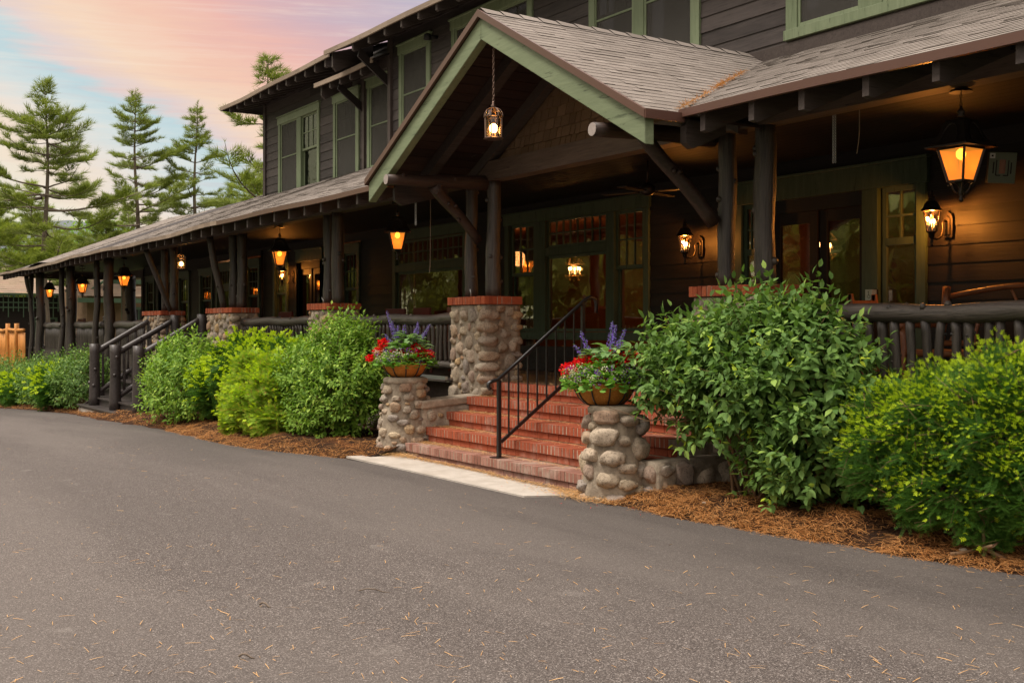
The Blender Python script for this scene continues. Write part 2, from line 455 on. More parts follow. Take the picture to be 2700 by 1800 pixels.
def screen_mat():
    m, g = new_mat('insect_screen'); co = obco(g)
    n = g.noise(g.mapping(co, (30, 30, 4)), 1, 3)
    d = g.n('ShaderNodeBsdfPrincipled', {'Base Color': g.mix(n, (.040, .036, .032, 1), (.075, .070, .062, 1)), 'Roughness': .6, 'Specular IOR Level': .2})
    tr = g.n('ShaderNodeBsdfTransparent', {'Color': (1, 1, 1, 1)})
    mx = g.n('ShaderNodeMixShader', {0: .30, 1: d.outputs[0], 2: tr.outputs[0]}); g.n('ShaderNodeOutputMaterial', {'Surface': mx.outputs[0]}); return m
M['screen'] = screen_mat()
M['room_dark'] = m_plain('dim_room', (.03, .027, .023), .9)
M['rust'] = m_wood('red_brown_bench_bark', (.14, .045, .018), (.34, .13, .05), 'x', 10, .4, .7, 8, .5)
M['rustz'] = m_wood('red_brown_bench_sticks', (.16, .05, .02), (.38, .15, .06), 'z', 10, .4, .7, 8, .5)
M['orange_wood'] = m_wood('fresh_cedar_poles', (.34, .12, .02), (.68, .30, .07), 'z', 9, .55, .4, 12)
M['lath_green'] = m_plain('green_lattice', (.07, .12, .07), .6)
def concrete():
    m, g = new_mat('pale_concrete'); co = obco(g); n = g.noise(co, 5, 6, .7); n2 = g.noise(co, 45, 4, .75); n3 = g.noise(co, 1.3, 4, .6)
    c = g.mix(g.smooth(n, .3, .7), (.50, .455, .40, 1), (.40, .36, .31, 1)); c = g.mix(g.math('MULTIPLY', g.smooth(n3, .5, .68), .4), c, (.30, .25, .20, 1))
    c = g.mix(g.math('MULTIPLY', g.smooth(n2, .58, .68), .5), c, (.26, .20, .15, 1)); return finish(m, g, c, .9, 0, n2, .4, .004, .2)
M['concrete'] = concrete()
def amber():
    m, g = new_mat('amber_lantern_glass'); co = obco(g)
    n = g.noise(co, 60, 3, .6)
    c = g.mix(n, (1, .31, .025, 1), (1, .38, .04, 1))
    p = g.n('ShaderNodeBsdfPrincipled', {'Base Color': (.5, .22, .05, 1), 'Roughness': .25, 'Emission Color': c, 'Emission Strength': .36})
    tr = g.n('ShaderNodeBsdfTranslucent', {'Color': (1, .55, .16, 1)})
    t2 = g.n('ShaderNodeBsdfTransparent', {'Color': (1, .42, .10, 1)})
    mx = g.n('ShaderNodeMixShader', {0: .22, 1: p.outputs[0], 2: t2.outputs[0]})
    g.n('ShaderNodeOutputMaterial', {'Surface': mx.outputs[0]})
    return m
M['amber'] = amber()
def coir():
    m, g = new_mat('coir_fibre'); co = obco(g)
    n = g.noise(co, 55, 5, .75, 2.5); n2 = g.noise(co, 9, 3)
    c = g.ramp(n, [(.3, (.30, .10, .018, 1)), (.5, (.58, .23, .045, 1)), (.7, (.74, .36, .10, 1))])
    c = g.mix(g.math('MULTIPLY', n2, .4), c, (.28, .10, .02, 1))
    return finish(m, g, c, .95, 0, n, .9, .012, .1)
M['coir'] = coir()
def asphalt():
    m, g = new_mat('asphalt'); co = obco(g)
    v1 = g.n('ShaderNodeTexVoronoi', {'Vector': co, 'Scale': 170.0}); r = v1.outputs['Color']
    sepc = g.n('ShaderNodeSeparateColor', {0: r})
    c = g.ramp(sepc.outputs[0], [(0, (.030, .025, .023, 1)), (.35, (.068, .056, .050, 1)), (.75, (.104, .086, .077, 1)), (.97, (.22, .195, .18, 1)), (1, (.36, .32, .29, 1))])
    big = g.noise(co, .35, 5, .55); mid = g.noise(co, 2.6, 4, .6)
    c = g.mix(g.math('MULTIPLY', g.smooth(big, .40, .62), .28), c, (.085, .073, .066, 1))
    c = g.mix(g.math('MULTIPLY', g.smooth(mid, .62, .72), .22), c, (.25, .225, .205, 1))
    # surface tone gets darker towards the beds
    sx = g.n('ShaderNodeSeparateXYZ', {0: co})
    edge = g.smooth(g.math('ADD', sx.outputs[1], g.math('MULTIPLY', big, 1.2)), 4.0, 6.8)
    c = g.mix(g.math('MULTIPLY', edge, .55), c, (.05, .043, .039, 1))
    lane = g.noise(g.mapping(co, (.10, .55, 1), (0, 0, .12)), 1.0, 5, .6)
    c = g.mix(g.math('MULTIPLY', g.smooth(lane, .42, .62), .25), c, (.19, .165, .148, 1))
    h = g.math('ADD', v1.outputs['Distance'], g.math('MULTIPLY', g.noise(co, 260, 2), .5))
    return finish(m, g, c, .88, 0, h, .55, .006, .3)
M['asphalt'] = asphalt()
def mulch():
    m, g = new_mat('mulch'); co = obco(g)
    n = g.noise(co, 26, 6, .75, 1.5); n2 = g.noise(co, 3.5, 4, .6); n3 = g.noise(g.mapping(co, (90, 16, 30), (0, 0, .6)), 1, 3, .7)
    c = g.ramp(n, [(.3, (.012, .007, .005, 1)), (.5, (.034, .018, .011, 1)), (.64, (.10, .042, .018, 1)), (.78, (.22, .10, .04, 1))])
    c = g.mix(g.math('MULTIPLY', g.smooth(n2, .48, .66), .55), c, (.20, .075, .026, 1))
    c = g.mix(g.math('MULTIPLY', g.smooth(n3, .58, .7), .5), c, (.36, .17, .06, 1))
    return finish(m, g, c, .95, 0, n, 1.0, .03, .1)
M['mulch'] = mulch()
M['needle'] = m_leaf('dry_pine_needles', (.38, .15, .04), (.62, .33, .13), None, .15, .7)
M['needle_pale'] = m_leaf('straw_needles', (.50, .27, .10), (.70, .45, .22), None, .15, .7)
M['bark'] = m_wood('grey_brown_bark', (.10, .075, .055), (.22, .175, .135), 'z', 10, .9, .9, 5)
M['twig'] = m_wood('brown_twigs', (.12, .07, .035), (.25, .15, .08), 'z', 10, .8, .3, 4)
M['leaf'] = m_leaf('shrub_leaves', (.070, .150, .036), (.20, .33, .085), (.30, .44, .10), .28, .5)
M['leaf_light'] = m_leaf('light_shrub_leaves', (.080, .185, .022), (.30, .46, .07), (.42, .58, .10), .3, .5)
M['leaf_new'] = m_leaf('lime_new_leaves', (.34, .46, .03), (.5, .6, .06), None, .35, .5)
M['yew'] = m_leaf('yew_needles', (.036, .105, .018), (.11, .24, .036), None, .25, .55)
M['yew_tip'] = m_leaf('yew_new_growth', (.34, .50, .02), (.60, .73, .035), None, .35, .45)
M['arb'] = m_leaf('arborvitae_sprays', (.20, .36, .03), (.42, .56, .07), (.50, .34, .08), .3, .55)
M['pine'] = m_leaf('pine_needles', (.11, .16, .035), (.34, .39, .10), None, .3, .55)
M['pine2'] = m_leaf('pine_needles_yellow', (.17, .235, .04), (.42, .48, .11), None, .3, .55)
M['decid'] = m_leaf('broad_leaves', (.10, .22, .02), (.30, .48, .07), None, .35, .5)
M['geran'] = m_leaf('geranium_leaves', (.09, .23, .03), (.20, .40, .07), None, .3, .5)
M['salvia_leaf'] = m_leaf('salvia_leaves', (.14, .26, .09), (.28, .44, .19), None, .3, .5)
M['red'] = m_leaf('red_petals', (.60, .004, .008), (.80, .012, .015), None, .25, .5)
M['whitef'] = m_leaf('white_petals', (.7, .68, .5), (.85, .83, .7), None, .3, .5)
M['purple'] = m_leaf('purple_petals', (.16, .05, .38), (.30, .13, .55), None, .3, .5)
M['violet'] = m_leaf('salvia_petals', (.20, .12, .60), (.36, .26, .82), None, .3, .5)
M['grass'] = m_leaf('grass', (.07, .13, .02), (.16, .24, .04), None, .25, .6)
M['soil'] = m_plain('grass_ground', (.07, .085, .03), .95, 0, .4, 3)
M['hill'] = m_plain('wooded_hillside', (.10, .12, .13), .95, 0, .3, .02)
# ------------------------------------------------------------------ terrain
def gz(x):
    """the drive falls away gently towards the far end of the lodge"""
    d = min(max(0.0, -12.0 - x), 48.0)
    return -(.02 * d + .00045 * d * d) if d < 30 else -(.02 * 30 + .00045 * 900) - (d - 30) * .012

def edge_y(x):
    """front edge of the planted bed"""
    pts = [(-140, 2.0), (-60, 3.2), (-41, 5.3), (-33, 5.85), (-29, 5.95), (-24.5, 5.7), (-21, 5.75), (-18, 5.55), (-15.6, 5.42), (-13.6, 5.75), (-12.75, 5.95), (-9.0, 6.28), (-8, 6.28), (-6.6, 6.37), (-5.6, 6.5), (-4.6, 6.69), (0, 7.2), (40, 9)]
    for (a, ya), (b, yb) in zip(pts, pts[1:]):
        if x <= b:
            t_ = (x - a) / (b - a); return ya + (yb - ya) * max(0, t_)
    return 9

def sheet(name, xs, ys, zf, mat, kind='structure', parent=None, smooth=True):
    X, Y = np.meshgrid(xs, ys)
    Z = np.vectorize(zf)(X, Y)
    vv = np.stack([X.ravel(), Y.ravel(), Z.ravel()], 1)
    nx, ny = len(xs), len(ys)
    i = np.arange(ny - 1)[:, None] * nx + np.arange(nx - 1)[None]
    ff = np.stack([i, i + 1, i + 1 + nx, i + nx], -1).reshape(-1, 4)
    ob = np_mesh(name, vv, ff, mat, parent, smooth)
    if kind: ob['kind'] = kind
    return ob

xs = np.concatenate([np.linspace(-3000, -160, 12), np.linspace(-140, -46, 20), np.linspace(-44, 2, 93), np.linspace(4, 60, 12), np.linspace(200, 2500, 5)])
ys = np.concatenate([np.linspace(-2500, -100, 8), np.linspace(-60, 60, 25), np.linspace(100, 3000, 8)])
sheet('ground', xs, ys, lambda x, y: gz(x) - .03, M['soil'])
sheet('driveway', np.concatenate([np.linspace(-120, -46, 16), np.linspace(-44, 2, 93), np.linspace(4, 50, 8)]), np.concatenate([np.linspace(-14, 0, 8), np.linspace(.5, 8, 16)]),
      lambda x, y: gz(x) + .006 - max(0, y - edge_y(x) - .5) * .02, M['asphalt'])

from mathutils import noise as mnoise
def bed_z(x, y):
    e = edge_y(x)
    t_ = y - e + .12 * mnoise.noise((x * 1.3, 3.1, 0)) + .05 * mnoise.noise((x * 6, 1.1, 0))
    h = gz(x) + .02 + min(.13, max(-.12, t_ * .28)) + .035 * mnoise.noise((x * 3, y * 3, .3)) * min(1, max(0, t_ * 3)) + .014 * mnoise.noise((x * 14, y * 14, 2))
    return h
def bed(name, x0, x1, n):
    xs_ = np.linspace(x0, x1, n); m = 34
    vv = []
    for j in range(m):
        for x in xs_:
            y = edge_y(x) - .18 + (7.75 - edge_y(x) + .18) * (j / (m - 1)) ** 1.15
            vv.append((x, y, bed_z(x, y)))
    i = np.arange(m - 1)[:, None] * n + np.arange(n - 1)[None]
    ff = np.stack([i, i + 1, i + 1 + n, i + n], -1).reshape(-1, 4)
    ob = np_mesh(name, np.array(vv), ff, M['mulch'], None, True); ob['kind'] = 'structure'
    return ob
bed('planting_bed', -8.98, 1.5, 230)
bed('planting_bed', -46, -12.72, 360)

# concrete slab in front of the brick steps
b = MB()
b.add([(-12.95, 5.80, .0), (-9.02, 5.80, .0), (-8.8, 6.30, .0), (-12.9, 6.42, 0), (-12.95, 5.80, .022), (-9.02, 5.80, .022), (-8.8, 6.30, .022), (-12.9, 6.42, .022)],
      [(0, 3, 2, 1), (4, 5, 6, 7), (0, 1, 5, 4), (1, 2, 6, 5), (2, 3, 7, 6), (3, 0, 4, 7)])
tag(b.build('concrete_slab', M['concrete']), kind='structure')

# dry pine needles: thin slivers lying on the ground (nobody could count them)
NEED_V = [(-.5, 0, 0), (.5, 0, 0), (.5, .5, .02), (-.5, .5, .02), (.35, 1, 0), (-.35, 1, 0)]
NEED_F = [(0, 1, 2, 3), (3, 2, 4, 5)]
def needles(name, pts, lo, hi, w_, mat, label=None, lift=.006, tilt=.12):
    pts = np.array(pts); k = len(pts)
    a = RNG.uniform(0, 2 * pi, k)
    a = np.where(RNG.random(k) < .45, RNG.normal(radians(-20), .5, k), a)
    d = np.stack([np.cos(a), np.sin(a), RNG.uniform(-tilt, tilt, k)], 1)
    up_ = np.tile([0, 0, 1.0], (k, 1)) + RNG.normal(0, .2, (k, 3))
    R = frames(d, up_)
    L = RNG.uniform(lo, hi, k); sc_ = np.stack([np.full(k, w_) * RNG.uniform(.7, 1.3, k), L, L], 1)
    vv, ff = scatter(NEED_V, NEED_F, R, pts + np.array([0, 0, lift]), sc_)
    return tag(np_mesh(name, vv, ff, mat), kind='stuff')
pts = []
while len(pts) < 850:
    Zc = 4.8 * (1 - random.random() * .84) ** -1.0
    u = random.uniform(-.47, .47); X = u * Zc
    x, y = .5321 * X - .8467 * Zc, .8467 * X + .5321 * Zc
    if y < edge_y(x) - .05 and not (-12.9 < x < -8.9 and y > 5.8): pts.append((x, y, gz(x) + .006))
needles('fallen_needles', pts, .025, .085, .0030, M['needle_pale'])
pts = []
while len(pts) < 26000:
    x = random.choice([random.uniform(-8.9, -4), random.uniform(-8.9, -4), random.uniform(-20, -12.8)])
    e = edge_y(x); y = e - .1 + abs(random.gauss(0, .55)) if random.random() < .85 else random.uniform(e, 7.6)
    if y > 7.6 or mnoise.noise((x * 2.2, y * 2.2, 5)) < random.uniform(-.35, .25) - .25 * (y - e < .25): continue
    pts.append((x, y, bed_z(x, y) if y > e - .1 else gz(x) + .006))
needles('needle_litter', pts, .04, .11, .0034, M['needle'], lift=.010, tilt=.3)
pts = []
for _ in range(5200):
    x = random.uniform(-44, -19); e = edge_y(x); y = e + abs(random.gauss(0, .35)); pts.append((x, y, bed_z(x, y)))
needles('needle_litter', pts, .06, .13, .006, M['needle'], lift=.01, tilt=.3)
# needles drifted on the step treads, against the slab and along the roof valley
pts = []
for i in range(5):
    z = .167 + .178 * i; y0 = 6.465 + .2846 * i
    for _ in range([1500, 1100, 900, 700, 300][i]):
        x = random.choice([random.uniform(-12.7, -8.7), -12.7 + abs(random.gauss(0, .7))])
        pts.append((x, y0 + .275 - abs(random.gauss(0, .08)), z + random.uniform(0, .012)))
for _ in range(2600):
    x = random.uniform(-12.95, -8.7); pts.append((x, 6.40 - abs(random.gauss(0, .035)) - (.06 if x > -10.5 else 0), .024 + random.uniform(0, .02)))
for _ in range(900):
    pts.append((-12.75 + random.gauss(0, .22), 6.32 + random.gauss(0, .08), .026 + random.uniform(0, .03)))
for _ in range(1600):
    pts.append((-8.75 + random.gauss(0, .30), 6.22 + random.gauss(0, .09), .024 + random.uniform(0, .02)))
needles('step_litter', pts, .03, .08, .0032, M['needle_pale'], lift=.002, tilt=.25)

# fallen sticks on the drive
def stick(label, x, y, ang, L, r):
    b = MB(); d = V(cos(ang), sin(ang), 0)
    p = [V(x, y, .012 + r) + d * (L * t_) + V(0, 0, .012 * sin(t_ * 5)) + V(-d.y, d.x, 0) * (.04 * L * sin(t_ * 4)) for t_ in (0, .25, .5, .75, 1)]
    b.tube(p, [r, r * .9, r, r * .8, r * .6], 6)
    tag(b.build('fallen_stick', M['bark'], None, (x, y, .01), True), label, 'stick')
stick('short straight stub of twig on the asphalt, the farther of the two stubs', -6.28, 2.29, radians(32), .078, .006)
stick('curved stub of twig on the asphalt, the nearer of the two stubs', -5.33, 1.84, radians(66), .075, .006)
stick('long thin twig lying on the asphalt in front of the brick steps', -6.30, 2.9, radians(58), .19, .004)
b = MB()
for _ in range(6):
    x, y = random.uniform(-8.4, -4.9), 0; e = edge_y(x); y = e + random.uniform(.05, .35)
    b = MB(); b.ball((x, y, bed_z(x, y) + .008), random.uniform(.012, .026), 7, 5, (1.5, .8, .55)); b.v = [(q[0] + .006 * mnoise.noise((q[0] * 60, q[1] * 60, 1)), q[1], q[2] + .006 * mnoise.noise((q[0] * 70, q[1] * 50, 7))) for q in b.v]
    tag(b.build('pebble', M['stone'], None, (x, y, .05)), 'small pale pebble lying in the orange needle litter of the near bed', 'pebble', 'pebbles in the bed by the drive')
# red petals dropped near the right pedestal
k = 26; pp = np.array([(RNG.normal(-8.75, .55), 6.1 + RNG.normal(0, .28), .03) for _ in range(k)]); a = RNG.uniform(0, 6.28, k)
vv, ff = scatter(LEAF4_V, LEAF4_F, frames(np.stack([np.cos(a), np.sin(a), 0 * a], 1), np.tile([0, 0, 1.0], (k, 1))), pp, RNG.uniform(.015, .028, k))
tag(np_mesh('fallen_petals', vv, ff, M['red']), kind='stuff')

# needles caught in the two roof valleys beside the entrance gable
pts = []
for k in range(520):
    dx = random.uniform(1.05, 2.76); zz = 4.885 - .532 * dx; yy = 6.68 + (zz - 3.425) / .385; j = abs(random.gauss(0, .035)); pts.append((-10.65 + dx + j * .8, yy - j * .2, 4.885 - .532 * dx + .02 + j * .1))
needles('roof_needles', pts, .05, .11, .004, M['needle'], lift=.012, tilt=.5)
# ------------------------------------------------------------------ the lodge
YW = 10.4            # lower wall plane
FL = .88             # porch floor level
XC = -10.65          # axis of the entrance gable
lodge = thing('lodge', 'long dark brown timber lodge with green window trim, log porch and green edged entrance gable', 'lodge', (XC, YW, 0))
LO = (XC, YW, 0)
def lp(b, name, mat, parent=None, smooth=False, bevel=0, label=None):
    o = b.build(name, M[mat] if isinstance(mat, str) else mat, parent or lodge, LO, smooth, bevel)
    if label: o['label'] = label
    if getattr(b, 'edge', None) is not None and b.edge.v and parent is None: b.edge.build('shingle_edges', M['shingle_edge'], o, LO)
    return o

def boards(b, x0, x1, z0, z1, y, h, openings, lap=.018, th=.022, joint=4.0):
    """horizontal lapped boards facing -y with holes"""
    n = int(math.ceil((z1 - z0) / h))
    for i in range(n):
        za = z0 + i * h; zb = min(z1, za + h); zc = (za + zb) / 2
        cuts = sorted([(o[0], o[1]) for o in openings if o[2] - .02 < zc < o[3] + .02])
        spans = []; c = x0
        for a, e in cuts:
            if a > c: spans.append((c, a))
            c = max(c, e)
        if c < x1: spans.append((c, x1))
        for a, e in spans:
            xx = a
            while xx < e - .01:
                L = min(e - xx, joint * random.uniform(.5, 1.2));
                if e - xx - L < .5: L = e - xx
                w1 = random.uniform(-.002, .002)
                b.prismx([(y + .03, za), (y - lap - w1, za - .004), (y - lap - w1 + .001, za + .012), (y - .004, zb), (y + .03, zb)], xx + .0012, xx + L - .0012)
                xx += L

openings = [(-11.15, -8.23, FL, 3.36), (-16.72, -12.90, 1.37, 3.42), (-20.93, -18.02, 1.37, 3.42), (-27.5, -26.55, 1.4, 3.32), (-25.95, -24.45, FL, 3.34),
            (-23.42, -22.5, 1.4, 3.32), (-39.1, -38.1, 1.5, 3.22), (-37.6, -36.0, FL, 3.22), (-35.45, -34.35, 1.4, 3.22), (-33.4, -32.2, 1.4, 3.22), (-31.9, -30.2, 1.2, 3.3), (-29.5, -28.45, 1.4, 3.3), (-6.72, -4.6, 1.37, 3.42)]
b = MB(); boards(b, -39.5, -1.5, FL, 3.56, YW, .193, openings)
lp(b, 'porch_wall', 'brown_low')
# end wall returning back and a corner board
b = MB(); b.box(-39.56, -39.46, YW - .03, YW + 5, -.5, 3.5); lp(b, 'end_wall', 'brown_low')
b = MB(); b.box(-39.64, -39.40, YW - .05, YW + .03, -.5, 3.5); lp(b, 'corner_board', 'brown_trim')

# upper storey: three stepped wall planes
upA = [(-27.66, -25.1, 4.70, 6.72), (-24.3, -22.95, 4.70, 6.70)]
upB = [(-22.15, -20.95, 4.70, 6.66)]
upC = [(-20.15, -18.9, 5.0, 6.92), (-18.1, -15.5, 5.0, 6.95), (-13.98, -11.55, 4.95, 7.1), (-10.02, -5.6, 4.93, 7.1), (-3.6, -2.0, 4.93, 7.1)]
b = MB(); boards(b, -28.65, -22.3, 4.35, 7.25, 10.6, .2, upA); lp(b, 'upper_wall', 'brown')
b = MB(); boards(b, -22.3, -20.5, 4.35, 7.2, 10.42, .2, upB); lp(b, 'upper_wall', 'brown')
b = MB(); boards(b, -20.5, 2.5, 4.35, 7.2, 10.15, .2, upC); lp(b, 'upper_wall', 'brown')
b = MB()
b.box(-28.72, -28.62, 10.56, 16, 4.2, 7.25); b.box(-28.70, -28.55, 10.55, 10.59, 4.3, 7.2); b.box(-22.36, -22.26, 10.36, 10.6, 4.3, 7.2); b.box(-20.58, -20.46, 10.08, 10.42, 4.3, 7.4); b.box(-28.6, 2.5, 15.9, 16, -.5, 7.3)
lp(b, 'corner_trim', 'brown_trim')
# flashing boards where the porch roof meets the wall
b = MB(); b.box(-20.5, 2.5, 10.112, 10.14, 4.70, 4.90); lp(b, 'flashing_board', 'brown_trim')

# ---- windows --------------------------------------------------------------
def rect_frame(b, x0, x1, z0, z1, y0, y1, w_, wt=None, wb=None):
    wt = w_ if wt is None else wt; wb = w_ if wb is None else wb
    b.box(x0, x0 + w_, y0, y1, z0, z1); b.box(x1 - w_, x1, y0, y1, z0, z1)
    b.box(x0 + w_, x1 - w_, y0 + .001, y1, z1 - wt, z1); b.box(x0 + w_, x1 - w_, y0 + .001, y1, z0, z0 + wb)

def window(y, x0, x1, z0, z1, cells, mat='green', glass='glass', head=.17, side=.12, sill=.12, bars=(), screen=None, name='window', label=None, cap=True):
    fr = MB(); yo = y - .045
    fr.box(x0, x0 + side, yo, y + .05, z0 + sill, z1 - head); fr.box(x1 - side, x1, yo, y + .05, z0 + sill, z1 - head)
    fr.box(x0 - .025, x1 + .025, yo - .012, y + .05, z1 - head, z1); fr.box(x0 - .02, x1 + .02, yo - .018, y + .05, z0, z0 + sill)
    if cap: fr.box(x0 - .05, x1 + .05, yo - .04, y + .05, z1 - .005, z1 + .025)
    for (a, c, d, e) in bars: fr.box(a, c, yo + .003, y + .05, d, e)
    f = lp(fr, name, mat, bevel=.004, label=label)
    for cell in cells:
        cx0, cx1, cz0, cz1, nx, nz, kind = cell
        s_ = MB(); p_ = MB()
        def sash(a, c, d, e, yy, nx, nz, w_=.05):
            rect_frame(s_, a, c, d, e, yy, yy + .035, w_)
            for i in range(1, nx): xx = a + w_ + (c - a - 2 * w_) * i / nx; s_.box(xx - .011, xx + .011, yy + .004, yy + .03, d + w_, e - w_)
            for i in range(1, nz): zz = d + w_ + (e - d - 2 * w_) * i / nz; s_.box(a + w_, c - w_, yy + .006, yy + .028, zz - .011, zz + .011)
            p_.box(a + w_, c - w_, yy + .016, yy + .020, d + w_, e - w_)
        if kind == 'dh':
            mid = cz0 + (cz1 - cz0) * .53
            sash(cx0, cx1, mid - .02, cz1, y, nx, nz); sash(cx0, cx1, cz0, mid + .02, y + .04, 1, 1)
        else: sash(cx0, cx1, cz0, cz1, y + .01, nx, nz, .045 if kind == 'pic' else .035)
        sf = s_.build('sash', M[mat], f, LO); p_.build('pane', M[glass], f, LO)
        if screen:
            q = MB(); q.box(cx0 + .02, cx1 - .02, y + .30, y + .32, cz0, cz1); q.build('dark_room', M['room_dark'], f, LO)
            if not (screen == 2 and cell is cells[1]):
                q = MB(); q.box(cx0 + .03, cx1 - .03, y - .014, y - .012, cz0 + .03, cz1 - .03); q.build('window_screen', M['screen'], f, LO)
                q = MB(); zc = (cz0 + cz1) / 2 + .02; rect_frame(q, cx0, cx1, cz0, cz1, y - .03, y - .002, .04); q.box(cx0 + .04, cx1 - .04, y - .026, y - .004, zc - .014, zc + .014); q.build('screen_frame', M[mat], f, LO)
    return f

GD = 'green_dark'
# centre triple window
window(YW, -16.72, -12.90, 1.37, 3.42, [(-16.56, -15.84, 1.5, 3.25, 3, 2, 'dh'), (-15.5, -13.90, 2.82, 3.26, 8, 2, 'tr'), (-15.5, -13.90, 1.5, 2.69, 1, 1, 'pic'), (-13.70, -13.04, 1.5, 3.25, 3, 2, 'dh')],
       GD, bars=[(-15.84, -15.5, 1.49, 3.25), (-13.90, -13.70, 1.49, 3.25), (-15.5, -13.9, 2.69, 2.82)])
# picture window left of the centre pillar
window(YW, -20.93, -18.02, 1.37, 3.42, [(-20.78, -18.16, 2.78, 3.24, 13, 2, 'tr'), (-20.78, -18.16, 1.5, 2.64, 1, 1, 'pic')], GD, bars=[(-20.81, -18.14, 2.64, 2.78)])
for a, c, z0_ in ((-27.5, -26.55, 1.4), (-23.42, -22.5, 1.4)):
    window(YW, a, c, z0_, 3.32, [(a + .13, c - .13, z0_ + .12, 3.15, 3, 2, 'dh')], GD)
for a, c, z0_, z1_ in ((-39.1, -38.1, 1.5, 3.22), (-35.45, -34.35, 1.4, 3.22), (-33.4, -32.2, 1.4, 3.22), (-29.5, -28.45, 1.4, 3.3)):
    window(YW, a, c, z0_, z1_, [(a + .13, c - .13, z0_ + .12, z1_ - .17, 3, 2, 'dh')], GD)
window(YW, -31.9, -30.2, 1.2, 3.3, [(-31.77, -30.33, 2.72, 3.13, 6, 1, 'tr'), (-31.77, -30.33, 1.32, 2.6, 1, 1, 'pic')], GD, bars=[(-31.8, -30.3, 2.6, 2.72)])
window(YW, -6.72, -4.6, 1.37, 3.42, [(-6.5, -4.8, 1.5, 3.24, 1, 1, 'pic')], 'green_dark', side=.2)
# upper windows
window(10.6, -27.66, -25.1, 4.70, 6.72, [(-27.5, -26.45, 4.84, 6.56, 3, 2, 'dh'), (-26.2, -25.25, 4.84, 6.56, 3, 2, 'dh')], 'green', 'glass_up', bars=[(-26.45, -26.2, 4.8, 6.56)], screen=2)
window(10.6, -24.3, -22.95, 4.70, 6.70, [(-24.15, -23.1, 4.84, 6.54, 3, 2, 'dh')], 'green', 'glass_up', screen=1)
window(10.42, -22.15, -20.95, 4.70, 6.66, [(-22.02, -21.08, 4.84, 6.5, 3, 2, 'dh')], 'green', 'glass_up', screen=1)
window(10.15, -20.15, -18.9, 5.0, 6.92, [(-20.02, -19.03, 5.12, 6.76, 3, 2, 'dh')], 'green', 'glass_up', screen=1)
window(10.15, -18.1, -15.5, 5.0, 6.95, [(-17.97, -16.9, 5.12, 6.79, 3, 2, 'dh'), (-16.7, -15.63, 5.12, 6.79, 3, 2, 'dh')], 'green', 'glass_up', bars=[(-16.9, -16.7, 5.1, 6.79)], screen=1)
window(10.15, -13.98, -11.55, 4.95, 7.1, [(-13.85, -12.93, 5.02, 6.94, 4, 1, 'dh'), (-12.70, -11.70, 5.02, 6.94, 4, 1, 'dh')], 'green', 'glass_up', side=.15, sill=.08, bars=[(-12.93, -12.70, 5.0, 6.94)], screen=1)
window(10.15, -10.02, -5.6, 4.93, 7.1, [(-9.84, -8.9, 5.06, 6.94, 1, 1, 'dh'), (-8.6, -7.2, 5.06, 6.94, 1, 1, 'pic'), (-6.9, -5.8, 5.06, 6.94, 1, 1, 'dh')], 'green', 'glass_up', side=.18, bars=[(-8.9, -8.6, 5.05, 6.94), (-7.2, -6.9, 5.05, 6.94)], screen=1)
window(10.15, -3.6, -2.0, 4.93, 7.1, [(-3.45, -2.15, 5.06, 6.94, 1, 1, 'dh')], 'green', 'glass_up', screen=1)

# ---- entrance: glazed double door with sidelights -------------------------
def entry(x0, x1, dl, dr, z1, sides, name='door'):
    fr = MB(); y = YW; yo = y - .05
    fr.box(x0 - .03, x1 + .03, yo - .012, y + .05, z1 - .26, z1); fr.box(x0 - .05, x1 + .05, yo - .045, y + .05, z1, z1 + .03)
    xsb = sorted([x0, dl, dr, x1])
    for a, c in ((x0, x0 + .12), (x1 - .12, x1), (dl - .22, dl) if dl > x0 + .3 else (x0, x0 + .12), (dr, dr + .22) if dr < x1 - .3 else (x1 - .12, x1)):
        fr.box(a, c, yo, y + .05, FL, z1 - .26)
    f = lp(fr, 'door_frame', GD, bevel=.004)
    for a, c in sides:
        s_ = MB(); p_ = MB(); mid = 2.5
        rect_frame(s_, a, c, 1.35, z1 - .26, y + .0, y + .035, .055)
        s_.box(a + .055, c - .055, y - .005, y + .04, mid - .04, mid + .04); xm = (a + c) / 2
        s_.box(xm - .011, xm + .011, y + .003, y + .03, mid, z1 - .3); s_.box(a + .05, c - .05, y + .004, y + .028, (mid + z1 - .3) / 2 - .011, (mid + z1 - .3) / 2 + .011)
        s_.box(a, c, y, y + .04, FL, 1.35)
        p_.box(a + .05, c - .05, y + .016, y + .02, 1.38, z1 - .3)
        s_.build('sidelight', M[GD], f, LO); p_.build('pane', M['glass'], f, LO)
    # dark head panel and two leaves
    h = MB(); h.box(dl, dr, y + .0, y + .03, z1 - .42, z1 - .26); h.build('transom_panel', M['dark'], f, LO)
    xm = (dl + dr) / 2
    for a, c, yy in ((dl, xm - .01, y + .03), (xm + .01, dr, y + .05)):
        d = MB(); rect_frame(d, a, c, FL + .01, z1 - .42, yy, yy + .045, .12, .14, .3)
        dd = lp(d, name, 'brown_dark', bevel=.004)
        g_ = MB(); g_.box(a + .12, c - .12, yy + .02, yy + .025, FL + .3, z1 - .56); g_.build('pane', M['glass'], dd, LO)
        hb = MB(); hx = c - .06 if a == dl else a + .06
        hb.tube([(hx, yy - .07, 1.75), (hx, yy - .07, 2.15)], .012, 8); hb.tube([(hx, yy - .07, 1.8), (hx, yy, 1.8)], .01, 6); hb.tube([(hx, yy - .07, 2.1), (hx, yy, 2.1)], .01, 6)
        hb.build('handle', M['black'], dd, LO)
entry(-11.15, -8.23, -10.55, -9.09, 3.36, [(-11.03, -10.78), (-8.84, -8.35)])
entry(-25.95, -24.45, -25.95, -24.45, 3.34, [])
entry(-37.6, -36.0, -37.6, -36.0, 3.22, [])

